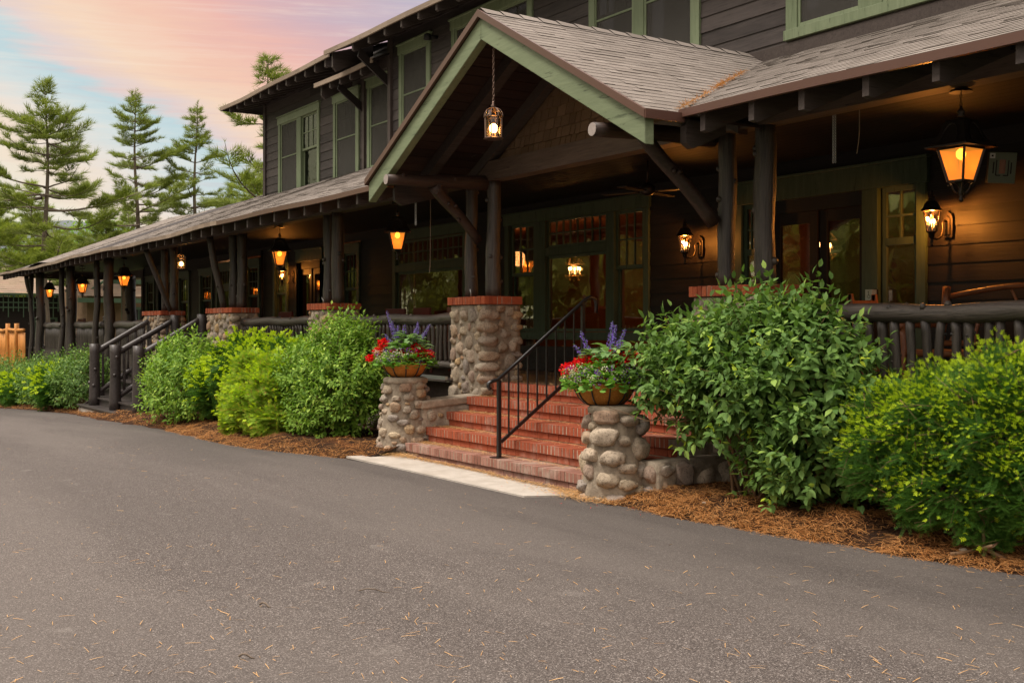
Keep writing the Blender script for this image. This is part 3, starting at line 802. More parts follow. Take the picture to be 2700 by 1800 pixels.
# ---- porch floor, skirt, foundation --------------------------------------
b = MB()
for i in range(320):
    x = -43.9 + i * .14
    if x > 2: break
    b.box(x, x + .132, 7.62 if not (-12.74 < x < -8.6) else 7.66, YW + .02, FL - .04, FL)
lp(b, 'porch_floor', 'floor')
for x0, x1 in ((-43.6, -28.75), (-22.6, -18.4), (-17.4, -13.55), (-7.7, 2.0)): b = MB(); b.box(x0, x1, 7.60, 7.64, .44, FL - .045); lp(b, 'porch_skirt', 'brown_trim')
b = MB(); b.bar((-17.3, 7.44, .915), (-13.45, 7.44, .895), .035, .05); lp(b, 'drip_edge', 'silver')
b = MB(); b.bar((-17.3, 7.50, .885), (-13.45, 7.50, .865), .16, .02); lp(b, 'edge_board', 'brown_trim')

# ---- interior seen through the glass --------------------------------------
b = MB(); b.box(-39.3, -1.6, 14.5, 14.6, .5, 3.6); lp(b, 'interior_wall', 'inner_wall')
b = MB(); b.box(-39.3, -1.6, YW + .1, 14.5, .6, .7); b.box(-39.3, -1.6, YW + .1, 14.5, 3.5, 3.56); lp(b, 'interior_ceiling', 'inner_wall')
b = MB(); b.box(-12.0, -11.9, YW + .1, 14.5, .7, 3.5); b.box(-22.0, -21.9, YW + .1, 14.5, .7, 3.5); b.box(-28.0, -27.9, YW + .1, 14.5, .7, 3.5); b.box(-8.1, -8.0, YW + .5, 14.5, .7, 3.5)
b.box(-11.9, -8.1, 13.2, 13.3, .7, 3.5); lp(b, 'partition', 'inner_red')
b = MB()
for x0 in (-16.4, -13.15, -20.7, -18.35, -26.7, -22.65, -39.0, -35.3, -33.2, -31.7, -30.5, -28.7):
    for k in range(6): b.tube([(x0 + .035 * k, YW + .2 + .02 * (k % 2), 1.0), (x0 + .035 * k, YW + .2 + .02 * (k % 2), 3.3)], .022, 6, False)
lp(b, 'curtain', 'curtain')

# ---- ceiling, beams -------------------------------------------------------
b = MB()
for k in range(19):
    y0 = 7.82 + k * .139; b.box(-43.4, -1.6, y0, y0 + .134, 3.56, 3.58)
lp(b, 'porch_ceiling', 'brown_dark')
b = MB(); b.box(-43.9, 2.5, 7.60, 7.80, 3.40, 3.64); lp(b, 'porch_beam', 'beam')
b = MB(); b.box(-43.9, -43.7, 7.8, 10.9, 3.30, 3.56); b.box(-43.7, -39.5, 10.7, 10.9, 3.30, 3.56); lp(b, 'porch_beam', 'brown_trim')

# ---- shingled roofs -------------------------------------------------------
def shingles(o, u, v, L, H, keep=None, expo=.115, tab=.22, th=.014, wav=0.0, seed=1):
    """courses of tabs on the plane through o, u along the eave, v up the slope; returns MB"""
    b = MB(); b.edge = MB(); rnd = random.Random(seed)
    o, u, v = Vector(o), Vector(u).normalized(), Vector(v).normalized(); n = u.cross(v).normalized()
    if n.z < 0: n = -n
    rows = int(H / expo) + 1
    for r in range(rows):
        s0 = r * expo; s1 = min(H + .02, s0 + expo + .03); x = -rnd.uniform(0, tab)
        while x < L:
            w_ = tab * rnd.uniform(.55, 1.45); a, c = max(0, x), min(L, x + w_)
            if c - a > .02:
                pc = o + u * ((a + c) / 2) + v * (s0 + expo / 2)
                if keep is None or keep(pc):
                    wv = lambda s: n * (wav * (sin(s * .55 + seed) + .5 * sin(s * 1.7 + 2)) ) if wav else Vector((0, 0, 0))
                    lift = th * rnd.choice([.42, .45, .48, .5, .55, .75]); e = rnd.choice([0, 0, .006, -.006])
                    p0 = o + u * a + v * (s0 + e) + wv(a); p1 = o + u * (c - .002) + v * (s0 + e) + wv(c)
                    q1 = o + u * (c - .002) + v * s1 + wv(c); q0 = o + u * a + v * s1 + wv(a)
                    b.add([p0 + n * lift, p1 + n * lift, q1 + n * .002, q0 + n * .002], [(0, 1, 2, 3)])
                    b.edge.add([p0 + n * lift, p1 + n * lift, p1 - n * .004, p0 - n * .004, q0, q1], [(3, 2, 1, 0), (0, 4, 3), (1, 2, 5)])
            x += w_
    return b
SL = .385                                   # porch roof slope
EY, EZ = 6.68, 3.425                        # eave line
RZ = lambda y: EZ + SL * (y - EY)
GK = .532; GA = 4.885; GH = 2.78; GY = 6.30  # gable slope, apex height, half width, front plane
gz_roof = lambda x: GA - GK * abs(x - XC)
def keep_main(p):
    if p.x < -28.6 and p.z > 4.98: return False
    if p.x < -40.5 and (p.x + 44.35) < (p.y - EY) * .86: return False      # hip at the far end
    if abs(p.x - XC) < GH:
        if p.y < 7.78: return p.z > gz_roof(p.x) + .0
        return p.z > gz_roof(p.x) - .25
    return True
vs = Vector((0, 1, SL)).normalized(); H = (10.2 - EY) / vs.y
b = shingles((-28.6, EY, EZ), (1, 0, 0), (0, 1, SL), 31, H, keep_main, wav=.010, seed=3)
b2 = shingles((-44.35, EY, EZ), (1, 0, 0), (0, 1, SL), 15.75, (10.85 - EY) / vs.y, keep_main, wav=.05, seed=4)
b.add(b2.v, b2.f); b.edge.add(b2.edge.v, b2.edge.f)
b3 = shingles((-44.35, 14.9, EZ), (0, -1, 0), (1 / .86 * .86, 0, SL * 1.16 * .86), 8.2, 4.3, lambda p: (p.y - EY) * .86 > (p.x + 44.35) and (15.0 - p.y) * .86 > (p.x + 44.35), seed=5)
b.add(b3.v, b3.f); b.edge.add(b3.edge.v, b3.edge.f)
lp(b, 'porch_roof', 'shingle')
# roof deck under the shingles (seen from below)
b = MB(); e = .012
def deck(b, x0, x1, y0, y1, wav=0, seed=3, t=.03, step=1.0):
    n = max(1, int((x1 - x0) / step)); 
    for i in range(n):
        a, c = x0 + (x1 - x0) * i / n, x0 + (x1 - x0) * (i + 1) / n
        b.prismx([(y0, RZ(y0) - e), (y1, RZ(y1) - e), (y1, RZ(y1) - e - t), (y0, RZ(y0) - e - t)], a, c)
deck(b, -28.6, XC - GH, EY, 10.2); deck(b, XC + GH, 2.5, EY, 10.2); deck(b, -40.6, -28.6, EY, 10.8)
for dz in (e, e + .03): b.add([(-44.3, EY, EZ - dz), (-40.6, EY, EZ - dz), (-40.6, EY + 4.28, RZ(EY + 4.28) - dz - .01)], [(0, 1, 2)])
deck(b, XC - GH, XC + GH, 7.79, 10.2)
b.prismx([(10.8, 4.98), (10.9, 5.0), (15, 3.5), (15, 3.44)], -39.6, -28.6)
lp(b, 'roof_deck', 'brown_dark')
# metal edging along the eaves
def eave_edge(b, x0, x1, h=.055, step=.35, wav=.012, seed=3):
    n = int((x1 - x0) / step); f = lambda x: wav * (sin((x + 28.6) * .55 + seed) + .5 * sin((x + 28.6) * 1.7 + 2))
    for i in range(n):
        a, c = x0 + (x1 - x0) * i / n, x0 + (x1 - x0) * (i + 1) / n; za, zc = EZ + f(a), EZ + f(c)
        b.add([(a, EY - .012, za - h), (c, EY - .012, zc - h), (c, EY - .012, zc + .014), (a, EY - .012, za + .014), (a, EY + .03, za - h), (c, EY + .03, zc - h), (c, EY + .03, zc + .014), (a, EY + .03, za + .014)],
              [(0, 1, 2, 3), (3, 2, 6, 7), (4, 7, 6, 5), (0, 4, 5, 1)])
for xa, xb in ((XC + GH - .02, 2.5), (-20.5, XC - GH + .02)):
    b = MB(); eave_edge(b, xa, xb); lp(b, 'eave_edging', 'fascia')
b = MB(); eave_edge(b, -44.35, -20.5, .06, wav=.022, seed=3); b.box(-44.37, -44.33, EY, 14.9, EZ - .06, EZ + .01); lp(b, 'eave_edging', 'fascia_pale')
# rafters: tails show below the eave, each one its own part
def rafter(x, y0=EY + .045, y1=8.1, d=.185, w_=.062):
    b = MB(); t = e + .03
    b.prismx([(y0, RZ(y0) - t), (y1, RZ(y1) - t), (y1, RZ(y1) - t - d), (y0 + .05, RZ(y0) - t - d + .008), (y0, RZ(y0) - t - d + .02)], x - w_ / 2, x + w_ / 2)
    lp(b, 'rafter', 'brown_trim')
xr = [-7.64, -7.05, -6.5, -5.87, -5.26, -4.62, -4.0]
x = -14.04
while x > -43.9: xr.append(x); x -= .625 if x > -22 else .6
for x in xr: rafter(x)
b = MB()
for x0, x1 in ((-43.9, XC - GH - .1), (XC + GH + .1, 2.4)): b.box(x0, x1, 7.50, 7.54, RZ(7.5) - .2, RZ(7.5) - .05)
lp(b, 'blocking', 'brown_dark')

# ---- entrance gable -------------------------------------------------------
for sgn in (-1, 1):
    o = (XC + sgn * GH, GY - .03, GA - GK * GH)
    Hs = GH * sqrt(1 + GK * GK)
    L = 10.16 - GY + .03
    def kg(p):
        if p.y > EY and p.z < RZ(p.y) - .12: return False
        return True
    b = shingles(o, (0, 1, 0), (-sgn, 0, GK), L, Hs, kg, expo=.118, seed=11 + sgn)
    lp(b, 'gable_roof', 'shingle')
b = MB()
for k in range(16): y0 = GY + k * .24; b.add([(XC - .12, y0, GA - .045), (XC, y0, GA + .035), (XC, y0 + .235, GA + .022), (XC - .12, y0 + .235, GA - .05), (XC + .12, y0, GA - .045), (XC + .12, y0 + .235, GA - .05)], [(0, 1, 2, 3), (1, 4, 5, 2)])
lp(b, 'ridge_caps', 'shingle')
th = .035
b = MB()
for sgn in (-1, 1):
    xe = XC + sgn * GH
    n = 20
    for k in range(n):      # plank ceiling under the gable slopes, gaps between planks
        a, c = k / n, (k + 1) / n - .004
        xa, xb = xe - sgn * GH * a, xe - sgn * GH * c; za, zb = GA - GK * GH * (1 - a), GA - GK * GH * (1 - c)
        b.add([(xa, GY + .02, za - .012), (xb, GY + .02, zb - .012), (xb, 7.74, zb - .012), (xa, 7.74, za - .012), (xa, GY + .02, za - .035), (xb, GY + .02, zb - .035), (xb, 7.74, zb - .035), (xa, 7.74, za - .035)],
              [(0, 1, 2, 3), (4, 7, 6, 5), (0, 4, 5, 1), (1, 5, 6, 2), (2, 6, 7, 3), (3, 7, 4, 0)])
lp(b, 'gable_ceiling', 'soffit')
def slope_bar(b, y0, y1, top, dep, x_in=0.0, x_out=GH, sides=(-1, 1)):
    """timber following both gable slopes; top = distance below the roof line"""
    for sgn in sides:
        xa, xb = XC + sgn * x_in, XC + sgn * x_out
        za, zb = GA - GK * x_in - top, GA - GK * x_out - top
        b.add([(xa, y0, za), (xb, y0, zb), (xb, y0, zb - dep), (xa, y0, za - dep), (xa, y1, za), (xb, y1, zb), (xb, y1, zb - dep), (xa, y1, za - dep)],
              [(0, 1, 2, 3), (4, 7, 6, 5), (0, 4, 5, 1), (1, 5, 6, 2), (2, 6, 7, 3), (3, 7, 4, 0)])
for sgn in (-1, 1):
    b = MB(); slope_bar(b, GY + .005, GY + .105, .065, .235, 0.001, GH - .03, (sgn,)); lp(b, 'barge_board', 'barge', bevel=.008)
b = MB(); slope_bar(b, GY - .035, GY - .002, -.012, .075, 0, GH + .01)
for sgn in (-1, 1):
    xe = XC + sgn * (GH + .012); z = GA - GK * GH
    b.box(xe - .012, xe + .012, GY - .03, EY + .02, z - .07, z + .012)
lp(b, 'gable_edging', 'fascia')
b = MB(); slope_bar(b, 6.92, 7.04, .036, .15, 0, GH - .25); slope_bar(b, 7.58, 7.70, .036, .15, 0, GH - .25); lp(b, 'gable_rafter', 'brown_trim')
# shingled tympanum above the beam
b = MB(); zt = 3.63; rnd = random.Random(5); r = 0
while zt < 4.75:
    half = (GA - .16 - zt) / GK; x = XC - half - rnd.uniform(0, .1)
    while x < XC + half:
        w_ = rnd.uniform(.09, .2); a, c = x, x + w_ - .011
        hm = min((GA - .03 - zt - .1) / GK, 9)
        if XC - half < (a + c) / 2 < XC + half:
            q = rnd.uniform(-.006, .006); b.prismx([(7.745, zt + q), (7.708, zt + q), (7.736, zt + .145), (7.75, zt + .145)], a, c)
        x += w_
    zt += .125; r += 1
lp(b, 'gable_shingles', 'wallshingle')
b = MB(); b.add([(XC - 2.35, 7.76, 3.62), (XC + 2.35, 7.76, 3.62), (XC, 7.76, GA - .04)], [(0, 1, 2)]); lp(b, 'gable_backing', 'brown_dark')
# purlin logs with pale cut ends, and the diagonal log braces
for sgn, x in ((-1, -12.76), (1, -8.56)):
    b = MB(); b.log((x, 6.24, 3.335), (x, 7.66, 3.38), .062, .095, 14, 10, .01, 4); pl = lp(b, 'purlin_log', 'log_brown', smooth=True)
    b = MB(); b.lathe([(.0, 0), (.060, 0), (.060, .006), (.0, .006)], (0, 0, 0), 14)
    b.v = [(x + v[0], 6.232 - v[2], 3.335 + v[1]) for v in b.v]; b.build('log_end', M['log_end'], pl, LO)
b = MB(); b.log((-12.76, 6.88, 3.30), (-12.9, 7.60, 2.66), .075, .062, 14, 9, .02, 5); lp(b, 'log_brace', 'log_brown', smooth=True)
b = MB(); b.log((-8.60, 6.82, 3.36), (-8.47, 7.60, 2.55), .07, .07, 14, 9, .02, 5); lp(b, 'log_brace', 'log_brown', smooth=True)
b = MB(); b.prismx([(6.74, 3.32), (6.74, 3.17), (6.82, 3.12), (7.2, 3.28), (7.2, 3.4), (6.8, 3.4)], -7.95, -7.87); lp(b, 'corner_rafter', 'brown_trim')
b = MB(); b.prismx([(6.55, 3.28), (6.55, 3.14), (6.65, 3.08), (7.3, 3.24), (7.3, 3.4), (6.58, 3.36)], -13.22, -13.16); lp(b, 'corner_rafter', 'brown_trim')

# ---- upper roofs ----------------------------------------------------------
def upper_roof(x0, x1, ye, ze, depth, slope, tails, over0, label=None, pale=True, hipL=False):
    b = shingles((x0, ye, ze), (1, 0, 0), (0, 1, slope), x1 - x0, depth, (lambda p: (p.x - x0) > (p.y - ye) * .9) if hipL else None, wav=.02, seed=int(-x0))
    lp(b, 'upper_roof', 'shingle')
    b = MB(); z = lambda y: ze + slope * (y - ye)
    if hipL:
        yb = ye + depth * .9; xb = x0 + (yb - ye) * .9
        for dz in (-.012, -.04): b.add([(x0, ye, z(ye) + dz), (x1, ye, z(ye) + dz), (x1, yb, z(yb) + dz), (xb, yb, z(yb) + dz)], [(0, 1, 2, 3)])
        b.add([(x0, ye, z(ye) - .04), (xb, yb, z(yb) - .04), (x0, yb * 2 - ye, z(ye) - .04)], [(0, 1, 2)])
    else:
        b.prismx([(ye, z(ye) - .012), (ye + depth, z(ye + depth) - .012), (ye + depth, z(ye + depth) - .04), (ye, z(ye) - .04)], x0, x1)
    lp(b, 'upper_roof_deck', 'brown_dark')
    b = MB(); n = max(1, int((x1 - x0) / .7))
    for i in range(n):
        a, c = x0 + (x1 - x0) * i / n, x0 + (x1 - x0) * (i + 1) / n; f = lambda x: .02 * (sin((x - x0) * .55 + int(-x0)) + .5 * sin((x - x0) * 1.7 + 2))
        b.add([(a, ye - .015, ze + f(a) - .075), (c, ye - .015, ze + f(c) - .075), (c, ye - .015, ze + f(c) + .015), (a, ye - .015, ze + f(a) + .015), (a, ye + .02, ze + f(a) - .075), (c, ye + .02, ze + f(c) - .075), (c, ye + .02, ze + f(c) + .015), (a, ye + .02, ze + f(a) + .015)], [(0, 1, 2, 3), (3, 2, 6, 7), (4, 7, 6, 5), (0, 4, 5, 1), (0, 3, 7, 4), (1, 5, 6, 2)])
    lp(b, 'upper_eave_edging', 'fascia_pale')
    for x in tails:
        b = MB(); y0 = ye + .03; y1 = ye + over0 + .1
        b.prismx([(y0, z(y0) - .045), (y1, z(y1) - .045), (y1, z(y1) - .24), (y0 + .04, z(y0) - .23), (y0, z(y0) - .21)], x - .035, x + .035)
        lp(b, 'upper_rafter', 'brown_trim')
upper_roof(-21.95, 2.5, 9.35, 7.06, 4.0, .42, [-20.66, -19.95, -19.27, -18.6, -17.95, -17.3, -16.6], .8)
upper_roof(-23.35, -20.5, 9.72, 6.72, 1.5, .42, [-22.6, -22.1, -21.6, -21.1], .7)
upper_roof(-29.55, -22.6, 9.72, 7.20, 4.5, .30, [-28.9, -28.35, -27.8, -27.25, -26.7, -26.15, -25.6, -25.05, -24.5, -23.95, -23.4, -22.85], .88, hipL=True)
b = MB(); b.box(-29.56, -29.50, 9.75, 17, 7.12, 7.21); lp(b, 'upper_eave_edging', 'brown_trim')
b = MB(); b.prismx([(9.50, 6.90), (9.46, 6.74), (10.12, 6.22), (10.14, 6.42)], -20.63, -20.58); lp(b, 'eave_bracket', 'brown_dark')
b = MB(); b.prismx([(9.86, 6.60), (9.82, 6.46), (10.40, 6.02), (10.42, 6.20)], -22.40, -22.35); lp(b, 'eave_bracket', 'brown_dark')
b = MB(); b.prismx([(9.42, 7.02), (9.42, 6.74), (9.50, 6.66), (10.3, 7.06), (10.3, 7.3)], -21.75, -21.68); lp(b, 'verge_rafter', 'brown_trim')
b = MB()
b.prismx([(9.80, 6.70), (9.80, 6.46), (9.88, 6.38), (10.5, 6.72), (10.5, 6.95)], -23.2, -23.13); lp(b, 'verge_rafter', 'brown_trim')
b = MB()
b.box(-21.9, -20.55, 10.1, 10.2, 6.62, 6.85)
lp(b, 'eave_bracket', 'brown_trim')
b = MB(); b.tube([(-18.65, 10.12, 6.78), (-18.65, 9.98, 6.78)], .035, 10); b.lathe([(.03, -.05), (.075, -.04), (.06, .05), (.03, .07)], (-18.65, 9.93, 6.76), 12); lp(b, 'floodlight', 'dark', smooth=True)
# drain pipe beside the windows
b = MB(); b.tube([(-28.2, YW - .06, FL), (-28.2, YW - .06, 3.5)], .035, 10); lp(b, 'drain_pipe', 'dark', smooth=True)
# tall screen panel closing the far end of the porch
b = MB(); rect_frame(b, -43.4, -41.75, FL, 3.22, 10.62, 10.68, .08); b.box(-42.62, -42.54, 10.63, 10.67, FL, 3.2)
sp = b.build('screen_panel', M['green'], lodge, LO)
b = MB(); b.box(-43.32, -42.62, 10.64, 10.65, FL + .05, 3.14); b.box(-42.54, -41.83, 10.64, 10.65, FL + .05, 3.14); b.build('mesh_panel', M['curtain'], sp, LO)
# ------------------------------------------------------------------ fieldstone masonry
import itertools
def ico(sub):
    bm = bmesh.new(); bmesh.ops.create_icosphere(bm, subdivisions=sub, radius=1)
    vs = [tuple(v.co) for v in bm.verts]; fs = [tuple(v.index for v in f.verts) for f in bm.faces]; bm.free(); return np.array(vs), fs
ICO = {2: ico(2), 3: ico(3)}
def stone_blob(b, c, ax, r, sub, rnd):
    """rounded irregular cobble; ax = (t1, t2, n) axes, r = radii"""
    vs, fs = ICO[sub]; off = Vector((rnd.uniform(-50, 50), rnd.uniform(-50, 50), rnd.uniform(-50, 50)))
    out = []; k = rnd.uniform(2.2, 3.4)
    for v in vs:
        q = np.sign(v) * np.abs(v) ** (2.0 / k); q = q / max(.6, np.linalg.norm(q)) * (.6 + .4 * np.linalg.norm(q))
        f = 1 + .30 * mnoise.noise(Vector(v) * 1.3 + off) + .12 * mnoise.noise(Vector(v) * 3.2 + off)
        p = Vector(c) + ax[0] * (q[0] * r[0] * f) + ax[1] * (q[1] * r[1] * f) + ax[2] * (q[2] * r[2] * f)
        out.append(p)
    b.add(out, fs)

def cobble_face(b, o, u, v, n, W_, H_, rnd, rmin=.035, rmax=.085, sub=2, dens=1.0, big=0, out=.35, tall=.75):
    """fill a rectangle (origin o, sides u*W_, v*H_, outward n) with embedded stones"""
    placed = []
    u, v, n = Vector(u), Vector(v), Vector(n); tries = int(900 * dens * W_ * H_ / .8) + 200
    for t_ in range(tries):
        k = 1 - (t_ / tries) ** .6
        a = (rmin + (rmax - rmin) * k) * rnd.uniform(.8, 1.2); e = a * rnd.uniform(tall, 1.35)
        x, y = rnd.uniform(a * .8, W_ - a * .8), rnd.uniform(e * .8, H_ - e * .8)
        if all(((x - q[0]) / (a + q[2] + .012)) ** 2 + ((y - q[1]) / (e + q[3] + .012)) ** 2 > 1 for q in placed):
            placed.append((x, y, a, e)); rot = rnd.uniform(-.25, .25)
            U = u * cos(rot) + v * sin(rot); Vv = v * cos(rot) - u * sin(rot)
            stone_blob(b, o + u * x + v * y - n * (a * rnd.uniform(.0, .35)), (U, Vv, n), (a, e, min(.075, a * .75)), sub, rnd)

def core_box(x0, x1, y0, y1, z0, z1, amp=.012, step=.06):
    b = MB(); nz = max(2, int((z1 - z0) / step)); per = []
    nx = max(2, int((x1 - x0) / step)); ny = max(2, int((y1 - y0) / step))
    for i in range(nx): per.append((x0 + (x1 - x0) * i / nx, y0, 0, -1))
    for i in range(ny): per.append((x1, y0 + (y1 - y0) * i / ny, 1, 0))
    for i in range(nx): per.append((x1 - (x1 - x0) * i / nx, y1, 0, 1))
    for i in range(ny): per.append((x0, y1 - (y1 - y0) * i / ny, -1, 0))
    m = len(per); vs = []
    for k in range(nz + 1):
        z = z0 + (z1 - z0) * k / nz
        for (x, y, a, c) in per:
            d = amp * mnoise.noise((x * 9, y * 9, z * 9)) + amp * .5 * mnoise.noise((x * 23, y * 23, z * 23)); vs.append((x + a * d, y + c * d, z))
    fs = [(k * m + i, k * m + (i + 1) % m, (k + 1) * m + (i + 1) % m, (k + 1) * m + i) for k in range(nz) for i in range(m)]
    fs.append(tuple(nz * m + i for i in range(m))); b.add(vs, fs); return b

def brick_cap(b, x0, x1, y0, y1, z0, z1, rnd, soldier=.067):
    """rowlock bricks round the edge of a pillar top"""
    def run(o, u, n, L):
        p = 0
        while p < L - .02:
            w_ = min(soldier * rnd.uniform(.92, 1.05), L - p); j = .005
            if rnd.random() < .12: w_ = min(w_ * 2.3, L - p)
            if L - p - w_ < .03: w_ = L - p
            d = rnd.uniform(-.004, .004); A = o + u * (p + j); B = o + u * (p + w_ - j)
            c = [A + n * d, B + n * d, B - n * .19, A - n * .19]; zt = z1 + rnd.uniform(-.004, .004)
            b.add([(q.x, q.y, z0) for q in c] + [(q.x, q.y, zt) for q in c], [(0, 3, 2, 1), (4, 5, 6, 7), (0, 1, 5, 4), (1, 2, 6, 5), (2, 3, 7, 6), (3, 0, 4, 7)])
            p += w_
    run(V(x0, y0, 0), V(1, 0, 0), V(0, -1, 0), x1 - x0); run(V(x1, y0 + .0, 0), V(0, 1, 0), V(1, 0, 0), y1 - y0)
    run(V(x0, y1, 0), V(0, -1, 0), V(-1, 0, 0), y1 - y0)
    b.box(x0 + .12, x1 - .12, y0 + .12, y1 - .01, z0, z1 - .004)

def pillar(x0, x1, zb, label, posts, rnd, sub=2, dens=1.0, extra=None, flare=0):
    t = thing('stone_pillar', label, 'pillar', ((x0 + x1) / 2, 7.8, zb), 'brick capped fieldstone pillars of the porch'); O = tuple(t.location)
    y0, y1 = 7.53, 8.05; X0, X1 = x0 + .05, x1 - .03; zt = 1.845
    core_box(X0, X1, y0, y1, zb, zt, .014).build('mortar_core', M['mortar'], t, O, True)
    b = MB(); h = zt - zb
    cobble_face(b, V(X0, y0, zb), (1, 0, 0), (0, 0, 1), (0, -1, 0), X1 - X0, h, rnd, .03, .085, sub, dens)
    cobble_face(b, V(X1, y0 + .16, zb), (0, 1, 0), (0, 0, 1), (1, 0, 0), y1 - y0 - .16, h, rnd, .03, .09, sub, dens)
    z = zb + .08                                   # big corner stones
    while z < zt - .05:
        e = rnd.uniform(.035, .085); a = rnd.uniform(.07, .17)
        stone_blob(b, (X1 - .03, y0 + .05, z), (V(.25, 1, 0).normalized(), V(0, 0, 1), V(1, -.25, 0).normalized()), (a, e, .085), sub, rnd)
        e2 = rnd.uniform(.03, .07)
        stone_blob(b, (X0 + .05, y0 + .03, z), (V(1, 0, 0), V(0, 0, 1), V(0, -1, 0)), (.08, e2, .06), sub, rnd)
        stone_blob(b, (X1 - .02, y1 - .05, z), (V(0, 1, 0), V(0, 0, 1), V(1, 0, 0)), (.09, e2, .06), sub, rnd)
        z += e * 2 + rnd.uniform(.01, .05)
    b.build('stonework', M['stone'], t, O, True)
    b = MB(); brick_cap(b, x0, x1, 7.50, 8.07, 1.85, 1.95, rnd); cap = b.build('brick_cap', M['brick_cap'], t, O, bevel=.004)
    b = MB(); b.box(x0 + .006, x1 - .006, 7.508, 8.06, 1.853, 1.944); b.build('cap_mortar', M['mortar_pale'], cap, O)
    for (px, py, r0, r1) in posts:
        b = MB(); b.log((px, py, 1.95), (px, py + random.uniform(-.02, .02), 3.42), r0, r1, 14, 14, .012, 6); b.build('log_post', M['log'], t, O, True)
    for (p, q, r) in (extra or []):
        b = MB(); b.log(p, q, r, r * .9, 12, 10, .02, 5); b.build('log_brace', M['log'], t, O, True)
    return t
def two(xa, xb, r=.078): return [(xa, 7.72, r, r * .95), (xb, 7.70, r * 1.18, r * 1.05)]
rp = random.Random(21)
pillar(-13.53, -12.58, .10, 'tall cobblestone pillar left of the brick steps, fully in view, carrying grey log posts', two(-13.28, -12.69, .082), rp, 3, .9)
pillar(-8.73, -7.78, .10, 'cobblestone pillar rising out of the large leafy shrub right of the brick steps', two(-8.43, -7.89, .088), rp, 2, .8)
pillar(-18.35, -17.42, .1, 'stone pillar with brick cap and cleat, standing behind the rounded bright green shrub', two(-17.97, -17.51, .09), rp)
pillar(-23.74, -22.13, -.1, 'wide stone pillar with brick cap at the near side of the wooden stairs', [(-22.9, 7.8, .085, .08), (-22.41, 7.8, .10, .09)], rp, extra=[((-22.95, 7.34, 3.36), (-22.95, 7.62, 1.95), .07)])
pillar(-28.65, -27.02, -.2, 'stone pillar with brick cap seen just beyond the wooden stair rails', [(-27.75, 7.8, .085, .08), (-27.18, 7.85, .10, .09)], rp, extra=[((-26.75, 7.10, 3.3), (-26.9, 7.68, 1.95), .065)])

# foundation wall of cobbles
f = thing('foundation_wall', 'low cobblestone foundation wall under the porch, showing behind the shrubs', 'wall', (-10, 7.7, 0)); O = tuple(f.location)
for i, (x0, x1) in enumerate(((-7.8, 1.0), (-17.5, -13.5), (-44.0, -28.6), (-22.3, -18.3))):
    core_box(x0, x1, 7.64, 7.9, -1.0 if x0 < -20 else -.2, .62, .03, .12 if i < 2 else .4).build('mortar_core', M['mortar'], f, O, True)
b = MB(); rf = random.Random(4)
for x0, x1 in ((-7.8, -3.2), (-17.4, -13.5)): cobble_face(b, V(x0, 7.64, 0), (1, 0, 0), (0, 0, 1), (0, -1, 0), x1 - x0, .5, rf, .05, .13, 2, .5)
b.build('stonework', M['stone'], f, O, True)

# ------------------------------------------------------------------ brick steps
st = thing('brick_steps', 'flight of five red brick steps littered with pine needles', 'steps', (XC, 7.0, 0)); O = tuple(st.location)
rs = random.Random(9)
def step_row(i, x0, x1, mat):
    z1 = .167 + .178 * i; y0 = 6.465 + .2846 * i; z0 = z1 - .095
    b = MB(); x = x0
    while x < x1 - .02:
        w_ = .0665; j = .0052; d = rs.uniform(-.003, .003); h = rs.uniform(-.0025, .0025)
        b.box(x + j, min(x + w_, x1) - j, y0 + d, y0 + .197, z0, z1 + h); x += w_
    # bricks behind the nosing, laid flat
    yb = y0 + .203; x = x0 - .05
    while x < x1:
        b.box(max(x0, x) + .004, min(x + .2, x1) - .004, yb, yb + .105, z0, z1 - .002 + rs.uniform(-.002, .002)); x += .205
    o = b.build('tread', M[mat], st, O, bevel=.003)
    m = MB(); m.box(x0 + .003, x1 - .003, y0 + .0035, y0 + .3, z0 + .003, z1 - .0045); m.box(x0 + .01, x1 - .006, y0 + .029, 7.66, z0 - .09, z0 + .003); m.build('mortar', M['mortar_pale'], o, O)
    # stretcher course under the nosing
    r = MB(); x = x0 + .02
    while x < x1:
        w_ = .2; r.box(x + .003, min(x + w_, x1) - .003, y0 + .022, y0 + .1, z0 - .077, z0 - .004); x += w_
    r.build('riser', M[mat], st, O, bevel=.003)
step_row(0, -12.72, -9.02, 'brick_old')
for i in (1, 2, 3, 4): step_row(i, -12.72, -8.45, 'brick')
b = MB(); b.box(-12.66, -8.5, 6.52, 7.6, -.1, .06); b.build('footing', M['mortar'], st, O)

# low stone cheek wall beside the steps
cw = thing('cheek_wall', 'low sloping rubble wall joining the left flower pedestal to the tall pillar', 'wall', (-12.85, 7.1, 0)); O = tuple(cw.location)
b = core_box(-13.0, -12.72, 6.7, 7.56, -.1, .60, .03, .07); b.build('mortar_core', M['mortar_pale'], cw, O, True)
b = MB(); b.prismx([(6.68, .56), (7.56, .63), (7.56, .72), (6.68, .66)], -13.04, -12.70); b.build('coping', M['mortar_pale'], cw, O, bevel=.02)
b = MB(); cobble_face(b, V(-12.72, 6.75, 0), (0, 1, 0), (0, 0, 1), (1, 0, 0), .8, .55, rf, .03, .07, 2, .6); b.build('stonework', M['stone'], cw, O, True)
cw2 = thing('cheek_wall', 'low rubble wall curving away behind the right flower pedestal under the leafy shrub', 'wall', (-8.2, 7.1, 0)); O = tuple(cw2.location)
b = core_box(-8.40, -8.12, 6.62, 7.6, -.1, .36, .05, .08); b.build('mortar_core', M['mortar'], cw2, O, True)
